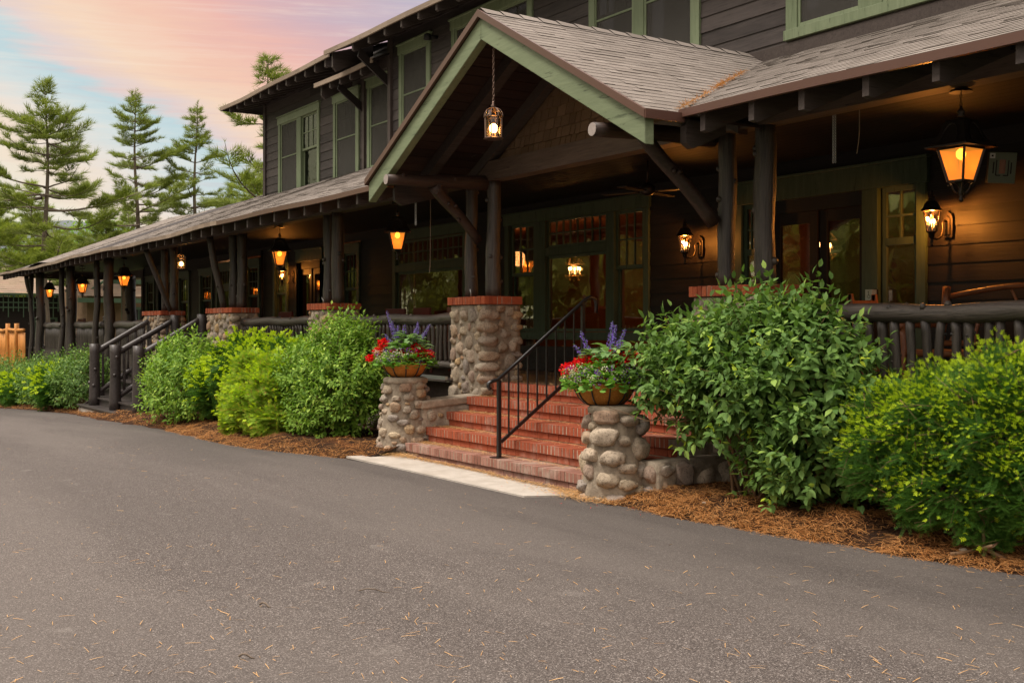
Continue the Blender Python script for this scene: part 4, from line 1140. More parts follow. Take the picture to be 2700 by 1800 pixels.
b = MB(); cobble_face(b, V(-8.40, 6.62, .02), (1, 0, 0), (0, 0, 1), (0, -1, 0), .28, .34, rf, .04, .09, 3, 1); cobble_face(b, V(-8.12, 6.62, .02), (0, 1, 0), (0, 0, 1), (1, 0, 0), 1.0, .34, rf, .05, .11, 3, .8)
b.build('stonework', M['stone'], cw2, O, True)

def pedestal(cx, cy, r_top, r_bot, h, label, seed, rmin, rmax, sub=3, top='mortar_pale'):
    t = thing('stone_pedestal', label, 'pedestal', (cx, cy, 0)); O = (cx, cy, 0); rnd = random.Random(seed)
    b = MB(); prof = [(r_bot * 1.02, -.1), (r_bot, .05)] + [(r_bot + (r_top - r_bot) * k, h * (.1 + .8 * k)) for k in (.2, .4, .6, .8, 1)] + [(r_top * 1.0, h * .955), (r_top * .98, h - .004), (r_top * .5, h)]
    b.lathe(prof, (cx, cy, 0), 30)
    b.v = [(x + .03 * (x - cx) / r_top * mnoise.noise((x * 9, y * 9, z * 9)), y + .03 * (y - cy) / r_top * mnoise.noise((x * 9, y * 9, z * 9 + 4)), z) for x, y, z in b.v]
    b.build('mortar_core', M['mortar'], t, O, True)
    b = MB(); placed = []; N = 1500
    for k in range(N):
        q = 1 - (k / N) ** .6; a = rmin + (rmax - rmin) * q * rnd.uniform(.8, 1.1); e = a * rnd.uniform(.5, .85)
        th_ = rnd.uniform(pi * .75, pi * 2.35); z = rnd.uniform(-.02, h * .93); rr = r_bot + (r_top - r_bot) * min(1, z / h)
        s_ = th_ * rr
        if all(((s_ - p[0]) / (a + p[2] + .008)) ** 2 + ((z - p[1]) / (e + p[3] + .008)) ** 2 > 1 for p in placed):
            placed.append((s_, z, a, e)); n_ = V(cos(th_), sin(th_), 0)
            stone_blob(b, V(cx, cy, z) + n_ * (rr - .005), (V(-n_.y, n_.x, 0), V(0, 0, 1), n_), (a, e, min(.09, a * .62)), sub, rnd)
    b.build('stonework', M['stone'], t, O, True)
    b = MB(); b.lathe([(r_top * .9, h - .05), (r_top * 1.07, h - .04), (r_top * 1.08, h + .005), (r_top * .98, h + .025), (.02, h + .028)], (cx, cy, 0), 24)
    b.v = [(x + .014 * mnoise.noise((x * 14, y * 14, z * 9)), y + .014 * mnoise.noise((x * 14, y * 14, 3)), z + .006 * mnoise.noise((x * 20, y * 20, 3))) for x, y, z in b.v]
    b.build('top_slab', M[top], t, O, True)
    return t
pedestal(-13.02, 6.62, .255, .34, .92, 'slim rounded cobble pedestal left of the brick steps, under the flower basket', 31, .03, .085)
pedestal(-8.58, 6.50, .225, .295, .82, 'stout pedestal of large grey boulders right of the brick steps, under the flower basket', 32, .05, .13, top='mortar')

# ------------------------------------------------------------------ black handrail
hr = thing('handrail', 'black steel handrail in the middle of the brick steps', 'handrail', (-10.7, 6.56, .17)); O = tuple(hr.location); hx = -10.7
z_at = lambda y: .99 + (y - 6.54) * (1.86 - .99) / (7.68 - 6.54)
b = MB(); b.tube([(hx, 6.45, .90), (hx, 6.425, .93), (hx, 6.43, .965), (hx, 6.47, .985), (hx, 6.54, z_at(6.55))] + [(hx, y, z_at(y)) for y in (6.8, 7.1, 7.4, 7.68)] + [(hx, 7.76, 1.90), (hx, 7.82, 1.88), (hx, 7.845, 1.82), (hx, 7.84, 1.72)], .021, 8)
b.build('top_rail', M['black'], hr, O, True)
b = MB(); b.bar((hx, 6.585, .335), (hx, 7.64, z_at(7.64) - .72), .022, .034); b.build('bottom_rail', M['black'], hr, O)
for y, zb in ((6.56, .17), (7.66, .88)):
    b = MB(); b.box(hx - .019, hx + .019, y - .019, y + .019, zb, z_at(y) - .01); b.build('post', M['black'], hr, O)
b = MB(); b.box(hx - .08, hx + .08, 6.49, 6.63, .168, .178); b.build('base_plate', M['black'], hr, O)
for k in range(1, 9):
    y = 6.56 + (7.66 - 6.56) * k / 9; b = MB(); b.box(hx - .0075, hx + .0075, y - .0075, y + .0075, z_at(y) - .70, z_at(y) - .01); b.build('baluster', M['black'], hr, O)

# ------------------------------------------------------------------ log railings
def railing(x0, x1, label, sp, rb, zbot, rt=.078, y=7.76, group='log railings along the porch', thickbot=True, ztop=1.672):
    t = thing('log_railing', label, 'railing', ((x0 + x1) / 2, y, FL), group); O = tuple(t.location)
    b = MB(); n = max(8, int((x1 - x0) * 4)); pts = [(x0 + (x1 - x0) * i / n, y + .012 * sin(i * 1.3), ztop + .012 * sin(i * .9 + x0)) for i in range(n + 1)]
    b.tube(pts, [rt * (1 + .06 * sin(i * 1.9 + x0) + random.uniform(-.03, .03)) for i in range(n + 1)], 14, True, .02)
    for _ in range(int((x1 - x0) * 2.2)):
        px = random.uniform(x0, x1); a = random.uniform(-.5, pi + .5); o_ = V(0, cos(a), sin(a)); c = V(px, y, ztop); b.tube([c + o_ * rt * .7, c + o_ * rt * 1.1, c + o_ * rt * 1.18], [.03, .022, .010], 7)
    b.build('top_rail', M['logx'], t, O, True)
    b = MB(); b.log((x0, y, zbot), (x1, y, zbot), .05, .05, 10, 16, .012, 5); b.build('bottom_rail', M['logx'], t, O, True)
    nb = int((x1 - x0) / sp); extra = MB()
    for i in range(nb):
        xx = x0 + sp * (i + .5) + random.uniform(-.012, .012); tilt = random.uniform(-.018, .018)
        bb = MB() if i < 100 else extra
        bb.log((xx - tilt, y + random.uniform(-.01, .01), zbot), (xx + tilt, y, ztop - rt * .6), rb * random.uniform(.85, 1.12), rb * random.uniform(.85, 1.1), 8, 6, .012, 3, .05)
        if i < 100: bb.build('baluster', M['log'], t, O, True)
    if extra.v: o_ = extra.build('baluster', M['log'], t, O, True); o_['kind'] = 'stuff'
    return t
railing(-7.78, -2.6, 'log railing with thick round balusters in front of the bench, right of the steps', .140, .038, 1.03)
railing(-17.42, -13.53, 'slim log railing directly behind the left flower basket, joining the tallest pillar', .128, .030, 1.05)
railing(-22.13, -18.35, 'log railing with slim balusters half hidden by the tops of the shrubs near the stairs', .125, .030, 1.0)
railing(-32.0, -28.65, 'dense pole railing reaching almost to the ground, just beyond the wooden stairs', .095, .036, .0, .10, 7.72, ztop=1.64)
railing(-36.8, -33.3, 'dense pole railing between the two middle pairs of tall knobbly log posts', .095, .036, -.2, .10, 7.72, ztop=1.64)
railing(-41.6, -37.9, 'dense pole railing at the far end of the porch, next to the orange pole fence', .095, .036, -.35, .10, 7.72, ztop=1.64)

def tallpost(x, y, r, zb, label, zt=3.42, lean=0, group='knobbly log posts at the far end of the porch'):
    b = MB(); b.log((x, y, zb), (x + lean, y, zt), r * 1.05, r * .95, 14, 18, .03, 14, .04)
    tag(b.build('log_post', M['log'], None, (x, y, zb), True), label, 'post', group)
tallpost(-33.4, 7.52, .085, -.6, 'slimmer log post of the pair nearest the wooden stairs')
tallpost(-32.2, 7.56, .135, -.6, 'thick log post nearest the wooden stairs, in front of the pole railing')
tallpost(-38.0, 7.52, .085, -.8, 'slimmer log post of the middle pair at the far end of the porch')
tallpost(-36.95, 7.56, .135, -.8, 'thick log post of the middle pair at the far end of the porch')
tallpost(-43.05, 7.52, .08, -1.0, 'slim corner log post next to the end of the orange pole fence')
tallpost(-41.7, 7.56, .14, -1.0, 'thick corner log post beside the leftmost hanging lantern')
tallpost(-43.5, 9.0, .11, -1.0, 'log post on the end side of the porch, behind the leftmost hanging lantern')
tallpost(-40.2, 10.15, .17, -.9, 'thick black log post standing against the screen panel near the wall corner', 3.3)
b = MB(); b.log((-42.7, 7.3, 3.3), (-43.1, 7.5, 2.45), .075, .05, 10, 9, .03, 4); tag(b.build('log_brace', M['log'], None, (-43.5, 7.2, 2), True), 'short crooked log brace at the top of the far corner post', 'brace')

# ------------------------------------------------------------------ wooden side stairs
ws = thing('wooden_stairs', 'dark brown wooden staircase with three round log handrails up to the porch', 'stairs', (-26.1, 6.6, -.4)); O = tuple(ws.location)
X0, X1 = -28.65, -23.9; nst = 7; zf = -.42; y_a, y_b = 6.06, 7.66
for i in range(nst):
    z1 = -.22 + (FL + .22) * i / (nst - 1); y0 = y_a + (y_b - y_a) * i / (nst - 1)
    b = MB(); dep = .42 if i == 0 else .33
    b.box(X0 - (.15 if i == 0 else 0), X1 + (.15 if i == 0 else 0), y0 - .03, y0 + dep, z1 - .04, z1); b.build('tread', M['stairwood'], ws, O, bevel=.006)
    b = MB(); b.box(X0, X1, y0 + .02, y0 + .045, z1 - .20, z1 - .042); b.build('riser', M['stairwood'], ws, O)
for xa in (X1 - .05, X0): b = MB(); b.prismx([(y_a, -.6), (y_b, -.6), (y_b, FL - .06), (y_a, -.28)], xa, xa + .05); b.build('stringer', M['stairwood'], ws, O)
b = MB(); b.box(X0 - .12, X1 + .12, 6.07, 6.5, -.8, -.30); b.build('footing', M['concrete'], ws, O)
for x in (-28.05, -26.12, -24.2):
    ya, yb = 6.27, 7.58
    b = MB(); b.log((x, ya, -.22), (x, ya, 1.19), .125, .112, 14, 8, .006, 3); b.build('newel_post', M['stairwood'], ws, O, True)
    b = MB(); b.log((x, yb, .5), (x, yb, 1.84), .11, .105, 14, 8, .006, 2); b.build('newel_post', M['stairwood'], ws, O, True)
    b = MB(); b.log((x, ya + .05, 1.02), (x, yb, 1.76), .066, .06, 12, 8, .006, 3); b.build('handrail', M['stairwood'], ws, O, True)
    b = MB(); b.log((x, ya + .05, .06), (x, yb, .92), .058, .055, 12, 8, .006, 3); b.build('lower_rail', M['stairwood'], ws, O, True)
    for k in range(1, 7):
        t_ = k / 7; y = ya + (yb - ya) * t_; b = MB(); b.log((x, y, .06 + .86 * t_), (x, y, 1.02 + .74 * t_), .03, .03, 8, 4, .004, 1); b.build('baluster', M['stairwood'], ws, O, True)

# ------------------------------------------------------------------ orange pole fence
fe = thing('pole_fence', 'bright orange cedar pole fence running off from the far corner of the porch', 'fence', (-48, 7.5, -1)); O = tuple(fe.location)
x = -43.9; k = 0; fs_ = MB()
while x > -54:
    b = MB() if k < 100 else fs_; y = 7.45 + (x + 43.9) * .05
    b.log((x, y, -1.2), (x + random.uniform(-.02, .02), y, 1.42 + random.uniform(-.05, .03)), .033, .029, 7, 4, .02, 2)
    if k < 100: b.build('pole', M['orange_wood'], fe, O, True)
    x -= .098; k += 1
if fs_.v: fs_.build('pole', M['orange_wood'], fe, O, True)['kind'] = 'stuff'
for x in (-44.9, -46.3, -50.5, -53.5):
    b = MB(); b.log((x, 7.40 + (x + 43.9) * .05, -1.2), (x, 7.40 + (x + 43.9) * .05, 1.72), .085, .08, 12, 6, .02, 3); b.build('fence_post', M['orange_wood'], fe, O, True)
b = MB(); b.log((-43.9, 7.42, 1.48), (-54, 6.9, 1.48), .06, .06, 12, 12, .03, 4); b.build('top_rail', M['orange_wood'], fe, O, True)

# ------------------------------------------------------------------ lanterns
def chain(b, x, y, z0, z1, L=.036, r=.0028, w_=.008):
    n = max(1, int((z1 - z0) / (L * .78)))
    for i in range(n):
        zc = z1 - (i + .5) * (z1 - z0) / n; h = L / 2; a = (1, 0) if i % 2 else (0, 1)
        pts = [(x + a[0] * w_ * cos(t_), y + a[1] * w_ * cos(t_), zc + h * sin(t_)) for t_ in [2 * pi * k / 8 for k in range(9)]]
        b.tube(pts, r, 4, False)

def point(name, loc, power, col=(1, .50, .17), r=.03, parent=None):
    ld = bpy.data.lights.new(name, 'POINT'); ld.energy = power; ld.color = col; ld.shadow_soft_size = r
    o = bpy.data.objects.new(name, ld); o.location = loc; COL.objects.link(o)
    if parent: o.parent = parent
    return o

def carriage_parts():
    """the big four sided hanging lantern, origin at the bottom finial, about 0.68 m of lamp"""
    root = thing('hanging_lantern', 'x', 'lantern'); P4 = pi / 4
    b = MB(); b.lathe([(.075, .855), (.085, .862), (.06, .88)], n=14); cn = b.build('canopy', M['bronze'], root)
    b = MB(); b.lathe([(.004, .64), (.03, .655), (.016, .675), (.034, .69), (.022, .705), (.010, .72), (.012, .735)], n=14); b.build('finial', M['bronze'], root, smooth=True)
    b = MB(); prof = [(.235, .412), (.232, .425), (.185, .452), (.150, .50), (.125, .56), (.112, .605), (.10, .625), (.05, .645)]
    for k in range(4):
        for (r0, z0_), (r1, z1_) in zip(prof, prof[1:]):
            a0, a1 = k * pi / 2, (k + 1) * pi / 2
            b.add([(r0 * 1.15 * cos(a0), r0 * 1.15 * sin(a0), z0_), (r0 * 1.15 * cos(a1), r0 * 1.15 * sin(a1), z0_), (r1 * 1.15 * cos(a1), r1 * 1.15 * sin(a1), z1_), (r1 * 1.15 * cos(a0), r1 * 1.15 * sin(a0), z1_)], [(0, 1, 2, 3)])
    for k in range(4):       # raised scallop on every hood panel
        am = k * pi / 2 + P4; d = V(cos(am), sin(am), 0); s_ = V(-d.y, d.x, 0); pts = []
        for i in range(9):
            t_ = i / 8 * pi; h = .445 + .15 * sin(t_); rr = (.235 + (.11 - .235) * min(1, ((h - .42) / .2) ** .55)) * 1.15 * .707 + .006
            pts.append(tuple(d * rr + s_ * (.075 * cos(t_)) + V(0, 0, h)))
        b.tube(pts, .006, 5)
    b.build('hood', M['bronze'], root)
    T, B_, zt, zb = .170, .095, .405, .155
    cs = [(cos(k * pi / 2), sin(k * pi / 2)) for k in range(4)]
    b = MB()
    for k in range(4):
        c, c2 = cs[k], cs[(k + 1) % 4]
        b.bar((c[0] * B_, c[1] * B_, zb), (c[0] * T, c[1] * T, zt), .018, .018, (-c[1], c[0], 0))
        b.bar((c[0] * T, c[1] * T, zt), (c2[0] * T, c2[1] * T, zt), .014, .018); b.bar((c[0] * B_, c[1] * B_, zb), (c2[0] * B_, c2[1] * B_, zb), .014, .016)
    b.build('cage', M['bronze'], root)
    b = MB()
    for k in range(4):
        c, c2 = cs[k], cs[(k + 1) % 4]; q = .985
        b.quad((c[0] * B_ * q, c[1] * B_ * q, zb + .006), (c2[0] * B_ * q, c2[1] * B_ * q, zb + .006), (c2[0] * T * q, c2[1] * T * q, zt - .006), (c[0] * T * q, c[1] * T * q, zt - .006))
    b.build('glass_pane', M['amber'], root)
    b = MB(); b.lathe([(.010, 0), (.018, .01), (.018, .022), (.008, .036), (.016, .05), (.020, .075), (.014, .10), (.03, .125), (.055, .148), (.06, .152)], n=12)
    for k in range(4):
        c = cs[k]; b.tube([(c[0] * r, c[1] * r, z) for r, z in ((.018, .06), (.045, .075), (.06, .10), (.066, .125), (.086, .14), (.094, .128), (.088, .120))], .006, 5)
    b.build('scroll_base', M['bronze'], root, smooth=True)
    b = MB(); b.ball((0, 0, .365), .038, 12, 8, (1, 1, 1.15)); b.build('bulb', M['bulb'], root, smooth=True)
    return root
proto = carriage_parts(); used = False
big_l = [(-5.83, 7.75, 1.0, 2.525, 'largest hanging lantern with amber glass, nearest the camera above the bench', .785, 26),
         (-15.49, 7.75, 1.0, 2.545, 'amber hanging lantern under the eave just left of the entrance gable', .35, 24),
         (-20.23, 7.75, 1.0, 2.53, 'amber hanging lantern in front of the glazed door between two stone pillars', .55, 24),
         (-31.36, 7.75, 1.0, 2.50, 'hanging lantern with clearer glass over the pole railing beside the screen panel', .9, 16),
         (-36.25, 7.75, 1.0, 2.45, 'amber hanging lantern between the two thick log posts at the far end', .35, 16),
         (-41.1, 7.75, 1.0, 2.42, 'leftmost amber hanging lantern at the far corner of the porch', .5, 14)]
for (x, y, s_, z, lab, rz, pw) in big_l:
    o = proto if not used else copy_tree(proto); used = True
    o.location = (x, y, z); o.rotation_euler.z = rz; tag(o, lab, 'lantern', 'amber hanging lanterns under the porch beam')
    b = MB(); chain(b, 0, 0, .73, 3.40 - z - .012); b.lathe([(.09, 3.395 - z - .03), (.085, 3.395 - z - .015), (.05, 3.395 - z)], n=16); b.build('chain', M['bronze'], o)
    for ch in list(o.children):
        if ch.name.startswith('canopy'): bpy.data.objects.remove(ch)
    point('lantern_light', (0, 0, .33), pw * .14, (1, .52, .17), .05, o)

def round_lantern(x, y, z, zt, label):
    t = thing('round_lantern', label, 'lantern', (x, y, z), 'small domed glass lanterns'); O = (x, y, z); c = (x, y, z)
    b = MB(); chain(b, x, y, z + .40, zt, .042, .0035, .010); b.build('chain', M['copper'], t, O)
    b = MB(); b.lathe([(.03, .335), (.022, .35), (.03, .362), (.012, .375), (.018, .39), (.006, .41)], c, 14); b.build('finial', M['copper'], t, O, True)
    n = 8; b = MB()
    for k in range(n):
        a = 2 * pi * k / n; q = [(.102, .245), (.098, .28), (.078, .312), (.05, .33), (.02, .34)]
        b.tube([(x + r * cos(a), y + r * sin(a), z + h) for r, h in q], .0055, 5)
        b.bar((x + .088 * cos(a), y + .088 * sin(a), z + .02), (x + .092 * cos(a), y + .092 * sin(a), z + .235), .011, .011, (-sin(a), cos(a), 0))
    b.lathe([(.100, .232), (.112, .238), (.112, .246), (.098, .25), (.088, .246), (.088, .232)], c, n, cap=False)
    b.lathe([(.02, .0), (.105, .004), (.112, .012), (.098, .022), (.088, .024), (.02, .02)], c, n)
    b.build('cage', M['copper'], t, O)
    b = MB(); b.lathe([(.083, .024), (.087, .234)], c, n, cap=False); b.lathe([(.094, .25), (.074, .305), (.05, .322)], c, n, cap=False); b.build('glass_pane', M['glass_clear'], t, O)
    b = MB(); b.ball((x, y, z + .12), .043, 12, 8, (1, 1, 1.2)); b.build('bulb', M['bulb'], t, O, True)
    b = MB(); b.lathe([(.013, .024), (.013, .075), (.018, .078)], c, 8); b.build('socket', M['copper'], t, O)
    point('lantern_light', (0, 0, .12), 12, (1, .58, .25), .04, t)
round_lantern(-10.65, 6.46, 3.545, 4.78, 'small domed glass lantern on a long chain inside the entrance gable')
round_lantern(-26.27, 7.75, 2.87, 3.41, 'small domed glass lantern over the wooden stairs')

def sconce(x, label, z=2.62, s_=1.0, w_=6):
    t = thing('wall_lantern', label, 'wall lamp', (x, YW, z), 'carriage lamps on the porch wall'); O = tuple(t.location); y = YW
    b = MB(); b.prism([(x - .055, z - .13), (x + .055, z - .13), (x + .06, z - .05), (x + .06, z + .08), (x + .045, z + .12), (x + .02, z + .13), (x, z + .155), (x - .02, z + .13), (x - .045, z + .12), (x - .06, z + .08), (x - .06, z - .05)], y - .05, y - .022)
    b.prism([(x - .035, z - .10), (x + .035, z - .10), (x + .038, z + .07), (x, z + .10), (x - .038, z + .07)], y - .07, y - .05); b.build('back_plate', M['bronze'], t, O, bevel=.004)
    yc = y - .30; zl = z - .13
    b = MB(); b.tube([(x, y - .06, z + .03), (x, y - .10, z + .05), (x, y - .13, z + .02), (x, y - .12, z - .05), (x, y - .15, z - .12), (x, y - .21, z - .15), (x, yc, z - .15)], .011, 8)
    b.lathe([(.006, -.10), (.014, -.085), (.008, -.07), (.02, -.055), (.012, -.03), (.022, -.01), (.03, .0), (.03, .035), (.05, .045), (.055, .055)], (x, yc, zl), 12)
    b.build('arm', M['bronze'], t, O, True)
    b = MB(); R0, R1, z0_, z1_ = .052, .088, zl + .055, zl + .265
    for k in range(6):
        a = pi / 3 * k; b.bar((x + R0 * cos(a), yc + R0 * sin(a), z0_), (x + R1 * cos(a), yc + R1 * sin(a), z1_), .008, .008, (-sin(a), cos(a), 0))
    b.lathe([(R1 + .004, z1_ - zl - .006), (.115, z1_ - zl), (.112, z1_ - zl + .012), (.09, z1_ - zl + .035), (.08, z1_ - zl + .065), (.055, z1_ - zl + .10), (.03, z1_ - zl + .112), (.028, z1_ - zl + .13), (.045, z1_ - zl + .135), (.02, z1_ - zl + .15), (.03, z1_ - zl + .165), (.01, z1_ - zl + .18), (.018, z1_ - zl + .195), (.003, z1_ - zl + .225)], (x, yc, zl), 6, cap=False)
    b.build('cage', M['bronze'], t, O)
    b = MB(); b.lathe([(R0 - .002, z0_ - zl), (R1 - .003, z1_ - zl)], (x, yc, zl), 6, cap=False); b.build('glass_pane', M['glass_clear'], t, O)
    for dx, dy in ((-.018, .01), (.018, .012), (0, -.02)):
        b = MB(); b.tube([(x + dx, yc + dy, zl + .055), (x + dx, yc + dy, zl + .13)], .008, 8); b.build('candle', M['white'], t, O, True)
        b = MB(); b.ball((x + dx, yc + dy, zl + .158), .013, 8, 6, (1, 1, 2.1)); b.build('bulb', M['bulb'], t, O, True)
    point('wall_lamp_light', (0, -.30, .085), w_ * 2.3, (1, .36, .06), .025, t)
sconce(-7.95, 'carriage lamp on the wall right of the sidelight, lighting the boards orange', w_=10)
sconce(-11.82, 'carriage lamp on the dark wall between the triple window and the entrance', w_=5)
sconce(-26.2, 'carriage lamp beside the farther glazed door, below an amber hanging lantern', 2.75, w_=6)

def chandelier(x, y, z, label, R=.19):
    t = thing('chandelier', label, 'chandelier', (x, y, z), 'brass cage chandeliers indoors'); O = (x, y, z); b = MB(); n = 6
    P_ = lambda r, h, k: (x + r * cos(2 * pi * k / n), y + r * sin(2 * pi * k / n), z + h)
    for k in range(n):
        for r, h, r2, h2 in ((R, 0, R, .0), (R, .2, R, .2)): b.bar(P_(r, h, k), P_(r2, h2, k + 1), .008, .008)
        b.bar(P_(R, 0, k), P_(R, .2, k), .008, .008)
        b.bar(P_(R, .2, k), P_(R * .45, .30, k + .5), .006, .006); b.bar(P_(R, .2, k + 1), P_(R * .45, .30, k + .5), .006, .006)
        b.bar(P_(R, 0, k), P_(R * .45, -.10, k + .5), .006, .006); b.bar(P_(R, 0, k + 1), P_(R * .45, -.10, k + .5), .006, .006)
    b.tube([(x, y, z + .28), (x, y, 3.5)], .008, 6); b.build('cage', M['brass'], t, O)
    for k in range(5):
        a = 2 * pi * k / 5; c = (x + .10 * cos(a), y + .10 * sin(a), z + .02)
        b = MB(); b.tube([c, (c[0], c[1], z + .09)], .009, 6); b.build('candle', M['white'], t, O)
        b = MB(); b.ball((c[0], c[1], z + .12), .016, 8, 6, (1, 1, 1.9)); b.build('bulb', M['bulb_dim'], t, O, True)
    point('chandelier_light', (0, 0, .1), 10, (1, .45, .15), .08, t)
chandelier(-11.2, 12.0, 2.55, 'brass cage chandelier glowing behind the entrance door')
chandelier(-14.5, 11.7, 2.66, 'brass cage chandelier seen through the right sash of the triple window')
chandelier(-17.3, 12.2, 2.5, 'chandelier glowing deep inside the middle pane of the triple window')
for x in (-19.5, -25.5, -31, -36.5): point('interior_light', (x, 12.4, 2.9), 9, (1, .45, .17), .15)

# ------------------------------------------------------------------ things on the porch
def bench(x0, x1, y0, label):
    t = thing('log_bench', label, 'bench', ((x0 + x1) / 2, y0, FL)); O = tuple(t.location); f = FL; yb = y0 + .25
    def lg(name, p, q, r, r2=None, mat='rust', k=2): b = MB(); b.log(p, q, r, r2 or r, 10, 8, .02, k); b.build(name, M[mat], t, O, True)
    for x in (x0, x1): lg('back_post', (x, yb - .08, f), (x - .01, yb + .07, f + 1.08), .045, .04, 'rustz')
    for x in (x0, x1): lg('leg', (x, y0 - .35, f), (x, y0 - .35, f + .68), .04, .036, 'rustz')
    b = MB(); n = 14; b.tube([(x0 + .05 + (x1 - x0 - .1) * i / n, yb + .06, f + .985 + .085 * sin(pi * i / n)) for i in range(n + 1)], [.028] * (n + 1), 10, True, .04); b.build('top_rail', M['rust'], t, O, True)
    lg('back_rail', (x0 + .02, yb + .03, f + .86), (x1 - .02, yb + .03, f + .87), .036, .036, 'rust', 4)
    lg('back_rail', (x0, yb - .02, f + .52), (x1, yb - .02, f + .50), .03)
    for k, tx in enumerate((-.30, 0, .30)):
        xm = (x0 + x1) / 2; lg('spindle', (xm + tx * .25, yb + .05, f + .87), (xm + tx * .65, yb + .06, f + 1.03), .014, .014, 'rustz', 0)
    for k in range(7):
        x = x0 + .15 + (x1 - x0 - .3) * k / 6; lg('spindle', (x + .06 * (k - 3) / 3, yb - .02, f + .5), (x, yb + .02, f + .86), .02, .018, 'rustz', 1)
    b = MB()
    for k in range(7): yy = y0 - .33 + .085 * k; b.tube([(x0, yy, f + .43), ((x0 + x1) / 2, yy, f + .435), (x1, yy, f + .43)], .036, 10, True, .03)
    b.build('seat', M['rust'], t, O, True)
    for x in (x0, x1): lg('armrest', (x, y0 - .42, f + .69), (x, yb + .02, f + .72), .036, .036, 'rust')
    lg('stretcher', (x0, y0 - .35, f + .2), (x1, y0 - .35, f + .2), .028); lg('stretcher', (x0, yb - .05, f + .22), (x1, yb - .05, f + .22), .028)
bench(-7.58, -5.75, 9.55, 'rustic red brown log bench on the porch behind the near railing')

def chair_proto():
    t = thing('porch_chair', 'x', 'chair')
    b = MB()
    for i in range(6): x = -.21 + .42 * i / 5; b.add([], [])
    b.prismx([(.19, .62), (.20, 1.0), (.225, 1.0), (.215, .62)], -.22, .22); b.build('backrest', M['chair'], t, bevel=.008)
    b = MB(); b.box(-.23, .23, -.22, .22, .43, .47); b.build('seat', M['chair'], t, bevel=.01)
    for sx in (-1, 1):
        b = MB(); b.bar((sx * .21, -.2, 0), (sx * .21, -.2, .44), .035, .035, (1, 0, 0)); b.build('leg', M['chair'], t)
        b = MB(); b.bar((sx * .215, .24, 0), (sx * .215, .20, .44), .035, .035, (1, 0, 0)); b.bar((sx * .215, .20, .44), (sx * .225, .215, 1.0), .035, .03, (1, 0, 0)); b.build('leg', M['chair'], t)
    return t
cp = chair_proto(); used = False
for (x, y, rz, lab) in [(-17.9, 8.75, .3, 'dark red chair behind the railing, directly above the left end of the slim baluster railing'), (-16.9, 8.7, .1, 'dark red chair behind the railing, just left of the purple flower spikes'),
                        (-15.95, 8.7, -.2, 'dark red chair with its back against the picture window, nearest the tall pillar'), (-22.6, 8.6, .2, 'dark red chair showing above the railing below the glazed door'),
                        (-44 + 1.4, 8.9, .3, 'dark red chair behind the far corner railing, leftmost of the chairs'), (-40.3, 8.9, 2.9, 'dark red chair in front of the green bush seen through the porch'),
                        (-38.3, 8.8, .1, 'dark red chair beside the thick middle log post')]:
    o = cp if not used else copy_tree(cp); used = True
    o.location = (x, y, FL); o.rotation_euler.z = rz; tag(o, lab, 'chair', 'dark red porch chairs')

# A-frame board, push plate, heater box, fan, chains
t = thing('sandwich_board', 'brown wooden sandwich board standing by the entrance door, only its peak in view', 'sign', (-8.42, 9.6, FL)); O = tuple(t.location)
for s_ in (-1, 1):
    b = MB(); x = -8.42; yb = 9.6 + s_ * .0; dx = s_ * .16
    for yy in (9.42, 9.78): b.bar((x + dx * 1.3, yy, FL), (x, yy, FL + 1.02), .05, .03, (0, 1, 0))
    for zz in (.25, .93): b.bar((x + dx * 1.3 * (1 - zz / 1.02), 9.42, FL + zz), (x + dx * 1.3 * (1 - zz / 1.02), 9.78, FL + zz), .03, .05)
    fr = b.build('frame', M['rustz'], t, O)
    b = MB(); b.add([(x + dx * 1.3 * .75, 9.44, FL + .25), (x + dx * 1.3 * .75, 9.76, FL + .25), (x + dx * 1.3 * .09, 9.76, FL + .92), (x + dx * 1.3 * .09, 9.44, FL + .92)], [(0, 1, 2, 3)]); b.build('board', M['dark'], t, O)
t = thing('door_push_plate', 'square silver door opener plate with a wheelchair symbol on the green door frame', 'push plate', (-8.93, 10.3, 1.93)); O = tuple(t.location)
b = MB(); b.box(-8.965, -8.855, 10.335, 10.352, 1.85, 1.98); b.build('housing', M['dark'], t, O, bevel=.004)
# the plate faces the side the camera stands on
b = MB(); b.box(-9.02, -8.90, 10.326, 10.334, 1.86, 1.98); b.box(-8.872, -8.860, 10.25, 10.33, 1.855, 1.975); b.build('plate', M['silver'], t, O, bevel=.003)
b = MB(); cx, cz, yy = -8.965, 1.915, 10.323
b.tube([(cx + .020 * cos(a), yy, cz - .012 + .020 * sin(a)) for a in [radians(100 + 25 * k) for k in range(10)]], .0022, 4); b.tube([(cx - .006, yy, cz + .03), (cx - .004, yy, cz), (cx + .014, yy, cz), (cx + .02, yy, cz - .022)], .003, 4); b.ball((cx - .007, yy, cz + .040), .006, 6, 5)
b.build('symbol', M['dark'], t, O)
t = thing('wall_speaker', 'grey green slotted box with pale label, high on the wall beside the largest lantern', 'speaker box', (-7.15, 10.2, 3.1)); O = tuple(t.location)
Rz = Matrix.Rotation(radians(-48), 4, 'Z') @ Matrix.Rotation(radians(8), 4, 'Y') @ Matrix.Rotation(radians(-4), 4, 'X')
def rot_boxes(*dims):
    b = MB()
    for d in dims: b.box(*d)
    b.v = [tuple(Rz @ Vector(v) + Vector((-7.16, 10.14, 3.11))) for v in b.v]; return b
rot_boxes((-.16, .0, -.125, .125, -.15, .15)).build('cabinet', M['dark'], t, O, bevel=.006)
rot_boxes((.0, .012, -.125, .125, -.15, .15)).build('front_panel', M['speaker'], t, O, bevel=.004)
